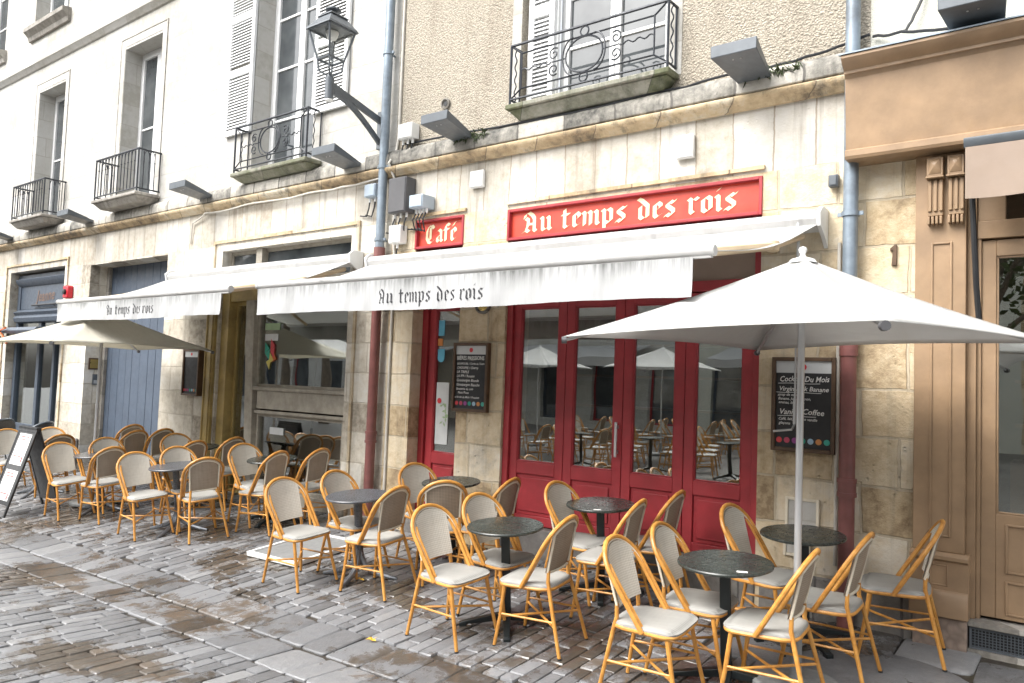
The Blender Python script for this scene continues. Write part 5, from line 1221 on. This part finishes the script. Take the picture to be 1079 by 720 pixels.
# fallen leaves
for x, y, m_, lab in ((-5.10, 4.62, 'leaf_yellow', 'yellow fallen leaf under the table with curved grey feet'), (-1.22, 4.78, 'leaf_red', 'red fallen leaf at the foot of the white parasol'), (-4.0, 3.75, 'leaf_yellow', 'yellow fallen leaf alone on the open paving near the drain line')):
    l_ = MB(); n = 10; P = [((.045 if i % 2 == 0 else .018) * math.cos(2 * PI * i / n), (.045 if i % 2 == 0 else .018) * math.sin(2 * PI * i / n), .006 + .008 * (i % 3)) for i in range(n)]
    l_.add([Vector(p) + gpt(x, y, .004) for p in P] + [gpt(x, y, .008)], [(i, (i + 1) % n, n) for i in range(n)])
    solo(l_, 'fallen_leaf', m_, lab, 'leaf', gpt(x, y))

# ---- the terrace across the street (outside the frame, mirrored in the glass)
random.seed(77)
G2_ = 'chairs of the terrace across the street'
for i in range(60):
    k_ = i % 12; x = -2.9 - (k_ // 2) * 1.75 + (k_ % 2) * 1.05 - .4 * (i // 12); y = -2.6 - (0, 1.05, 2.1, 4.6, 6.2)[i // 12] - (k_ % 3) * .15
    c = copy_tree(chair0); c.location = gpt(x, y); c.rotation_euler = grot(x, y, R((-5 if i % 2 == 0 else 183) + random.uniform(-8, 8)) - PI / 2); c['label'] = 'cane chair of the terrace across the street, seen only mirrored in the glass'; c['group'] = G2_
for i in range(5):
    t_ = table('black', -2.35 - 1.75 * i, -2.75, 'dark round table of the terrace across the street, seen only mirrored in the glass'); t_['group'] = 'tables of the terrace across the street'
for i, (a, b) in enumerate(((-33, -26), (-22.5, -15), (-11.5, -4))):
    t_ = thing('shop_awning', ('white awning across the square, mirrored in the far left windows', 'white awning across the square, mirrored in the red doors', 'white awning across the square, mirrored in the brown shop door')[i], 'awning', ((a + b) / 2, -16.9, 3.2))
    MB().hexa([(a, -16.9, 3.35), (b, -16.9, 3.35), (b, -14.6, 2.75), (a, -14.6, 2.75)], [(a, -16.9, 3.40), (b, -16.9, 3.40), (b, -14.6, 2.80), (a, -14.6, 2.80)]).build('canopy', 'awning_white', t_)
    MB().box(a, b, -14.6, -14.58, 2.45, 2.79).build('valance', 'awning_white', t_)
parasol(-19.6, -3.2, gz(-19.6, -3.2), 2.35, 3.0, 2.1, 30, 'parasol_white', 'large white parasol mirrored in the brasserie window, left of the mirrored trees')
for i in range(3): parasol(-5.2 - 4.0 * i, -6.4, gz(-5.2 - 4 * i, -6.4), 2.15, 2.7, 1.6, 45, 'parasol_white', ('white parasol mirrored in the right red door', 'white parasol mirrored in the left red doors', 'small white parasol mirrored at the left side of the red doors')[i])

M['bark'] = paint('plane tree bark', (.16, .13, .10), .8, var=.4, scale=8, bs=.4, bscale=20)
M['leaf'] = paint('plane tree leaves', (.075, .105, .035), .5, var=.5, scale=2, bs=0)
for i, (x, y, h) in enumerate(((-24.5, -7.6, 8.5), (-29, -9.0, 9), (-2.2, -9.5, 8))):
    t_ = thing('plane_tree', ('plane tree across the square, mirrored in the brasserie window', 'plane tree farthest left across the square, mirrored in the windows', 'plane tree across the square, mirrored in the brown shop door')[i], 'tree', (x, y, -.2))
    tk = MB(); tk.tube([(x, y, -.3), (x + .05, y, 1.5), (x - .05, y + .1, 3.2), (x, y, 4.8)], [.24, .2, .17, .1], 10)
    tips = []
    for k in range(9):
        a = k * 2.4; e = Vector((x + 1.9 * math.cos(a), y + 1.9 * math.sin(a), 4.2 + .42 * k)); tk.tube([(x, y, 2.9 + .15 * k), Vector((x, y, 3.4 + .2 * k)).lerp(e, .5), e], [.09, .06, .02], 6); tips += [e, Vector((x, y, 4.5 + .3 * k)).lerp(e, .6)]
    tk.build('trunk', 'bark', t_)
    cr_ = MB()
    for c in tips:
        for q in range(150):
            p = c + Vector((random.gauss(0, .62), random.gauss(0, .62), random.gauss(0, .5))); u = Vector((random.gauss(0, 1), random.gauss(0, 1), random.gauss(0, .6))).normalized(); w = u.orthogonal().normalized(); s__ = random.uniform(.07, .14)
            cr_.add([p - u * s__, p + w * s__ * .6, p + u * s__, p - w * s__ * .6], [(0, 1, 2, 3)])
    cr_.build('crown', 'leaf', t_)

# ------------------------------------------------------------------ camera, light
F_, yaw, pit, rol, H_ = 810.0, R(37.5), R(3.03), R(-2.13), 1.65
fw_ = Vector((-math.sin(yaw) * math.cos(pit), math.cos(yaw) * math.cos(pit), math.sin(pit))); rt = Vector((math.cos(yaw), math.sin(yaw), 0)); dn = fw_.cross(rt)
c_, s_ = math.cos(rol), math.sin(rol)
rt2 = rt * c_ + dn * s_; dn2 = dn * c_ - rt * s_
cam = bpy.data.cameras.new('camera'); cam.sensor_width = 36; cam.lens = 36 * F_ / 1079; cam.clip_end = 500; cam.clip_start = .05
co = bpy.data.objects.new('camera', cam); COL.objects.link(co); S.camera = co
mw = Matrix((rt2, -dn2, -fw_)).transposed().to_4x4(); mw.translation = Vector((0, 0, H_)); co.matrix_world = mw

W = bpy.data.worlds.new('World'); S.world = W; W.use_nodes = True; wt = W.node_tree; bg = wt.nodes['Background']
sky = wt.nodes.new('ShaderNodeTexSky'); sky.sky_type = 'NISHITA'; sky.sun_disc = False; sky.dust_density = 6; sky.air_density = 1.2; sky.ozone_density = 1
EL, AZ = R(50), R(205)       # azimuth measured from +Y clockwise; the light comes from the street side
sky.sun_elevation = EL; sky.sun_rotation = AZ
hs = wt.nodes.new('ShaderNodeHueSaturation'); hs.inputs['Saturation'].default_value = .22
wt.links.new(sky.outputs[0], hs.inputs['Color']); wt.links.new(hs.outputs[0], bg.inputs[0]); bg.inputs[1].default_value = .15
sun = bpy.data.lights.new('sun', 'SUN'); sun.energy = .75; sun.angle = R(35); sun.color = (1, .965, .91)
so_ = bpy.data.objects.new('sun', sun); COL.objects.link(so_)
sd_ = Vector((math.sin(AZ) * math.cos(EL), math.cos(AZ) * math.cos(EL), math.sin(EL)))
so_.rotation_euler = sd_.to_track_quat('Z', 'Y').to_euler()
S.view_settings.view_transform = 'Standard'; S.view_settings.look = 'None'; S.view_settings.gamma = 1; S.view_settings.use_curve_mapping = False
S.view_settings.exposure = 1.52
S.cycles.max_bounces = 10; S.cycles.transparent_max_bounces = 12; S.cycles.use_denoising = True
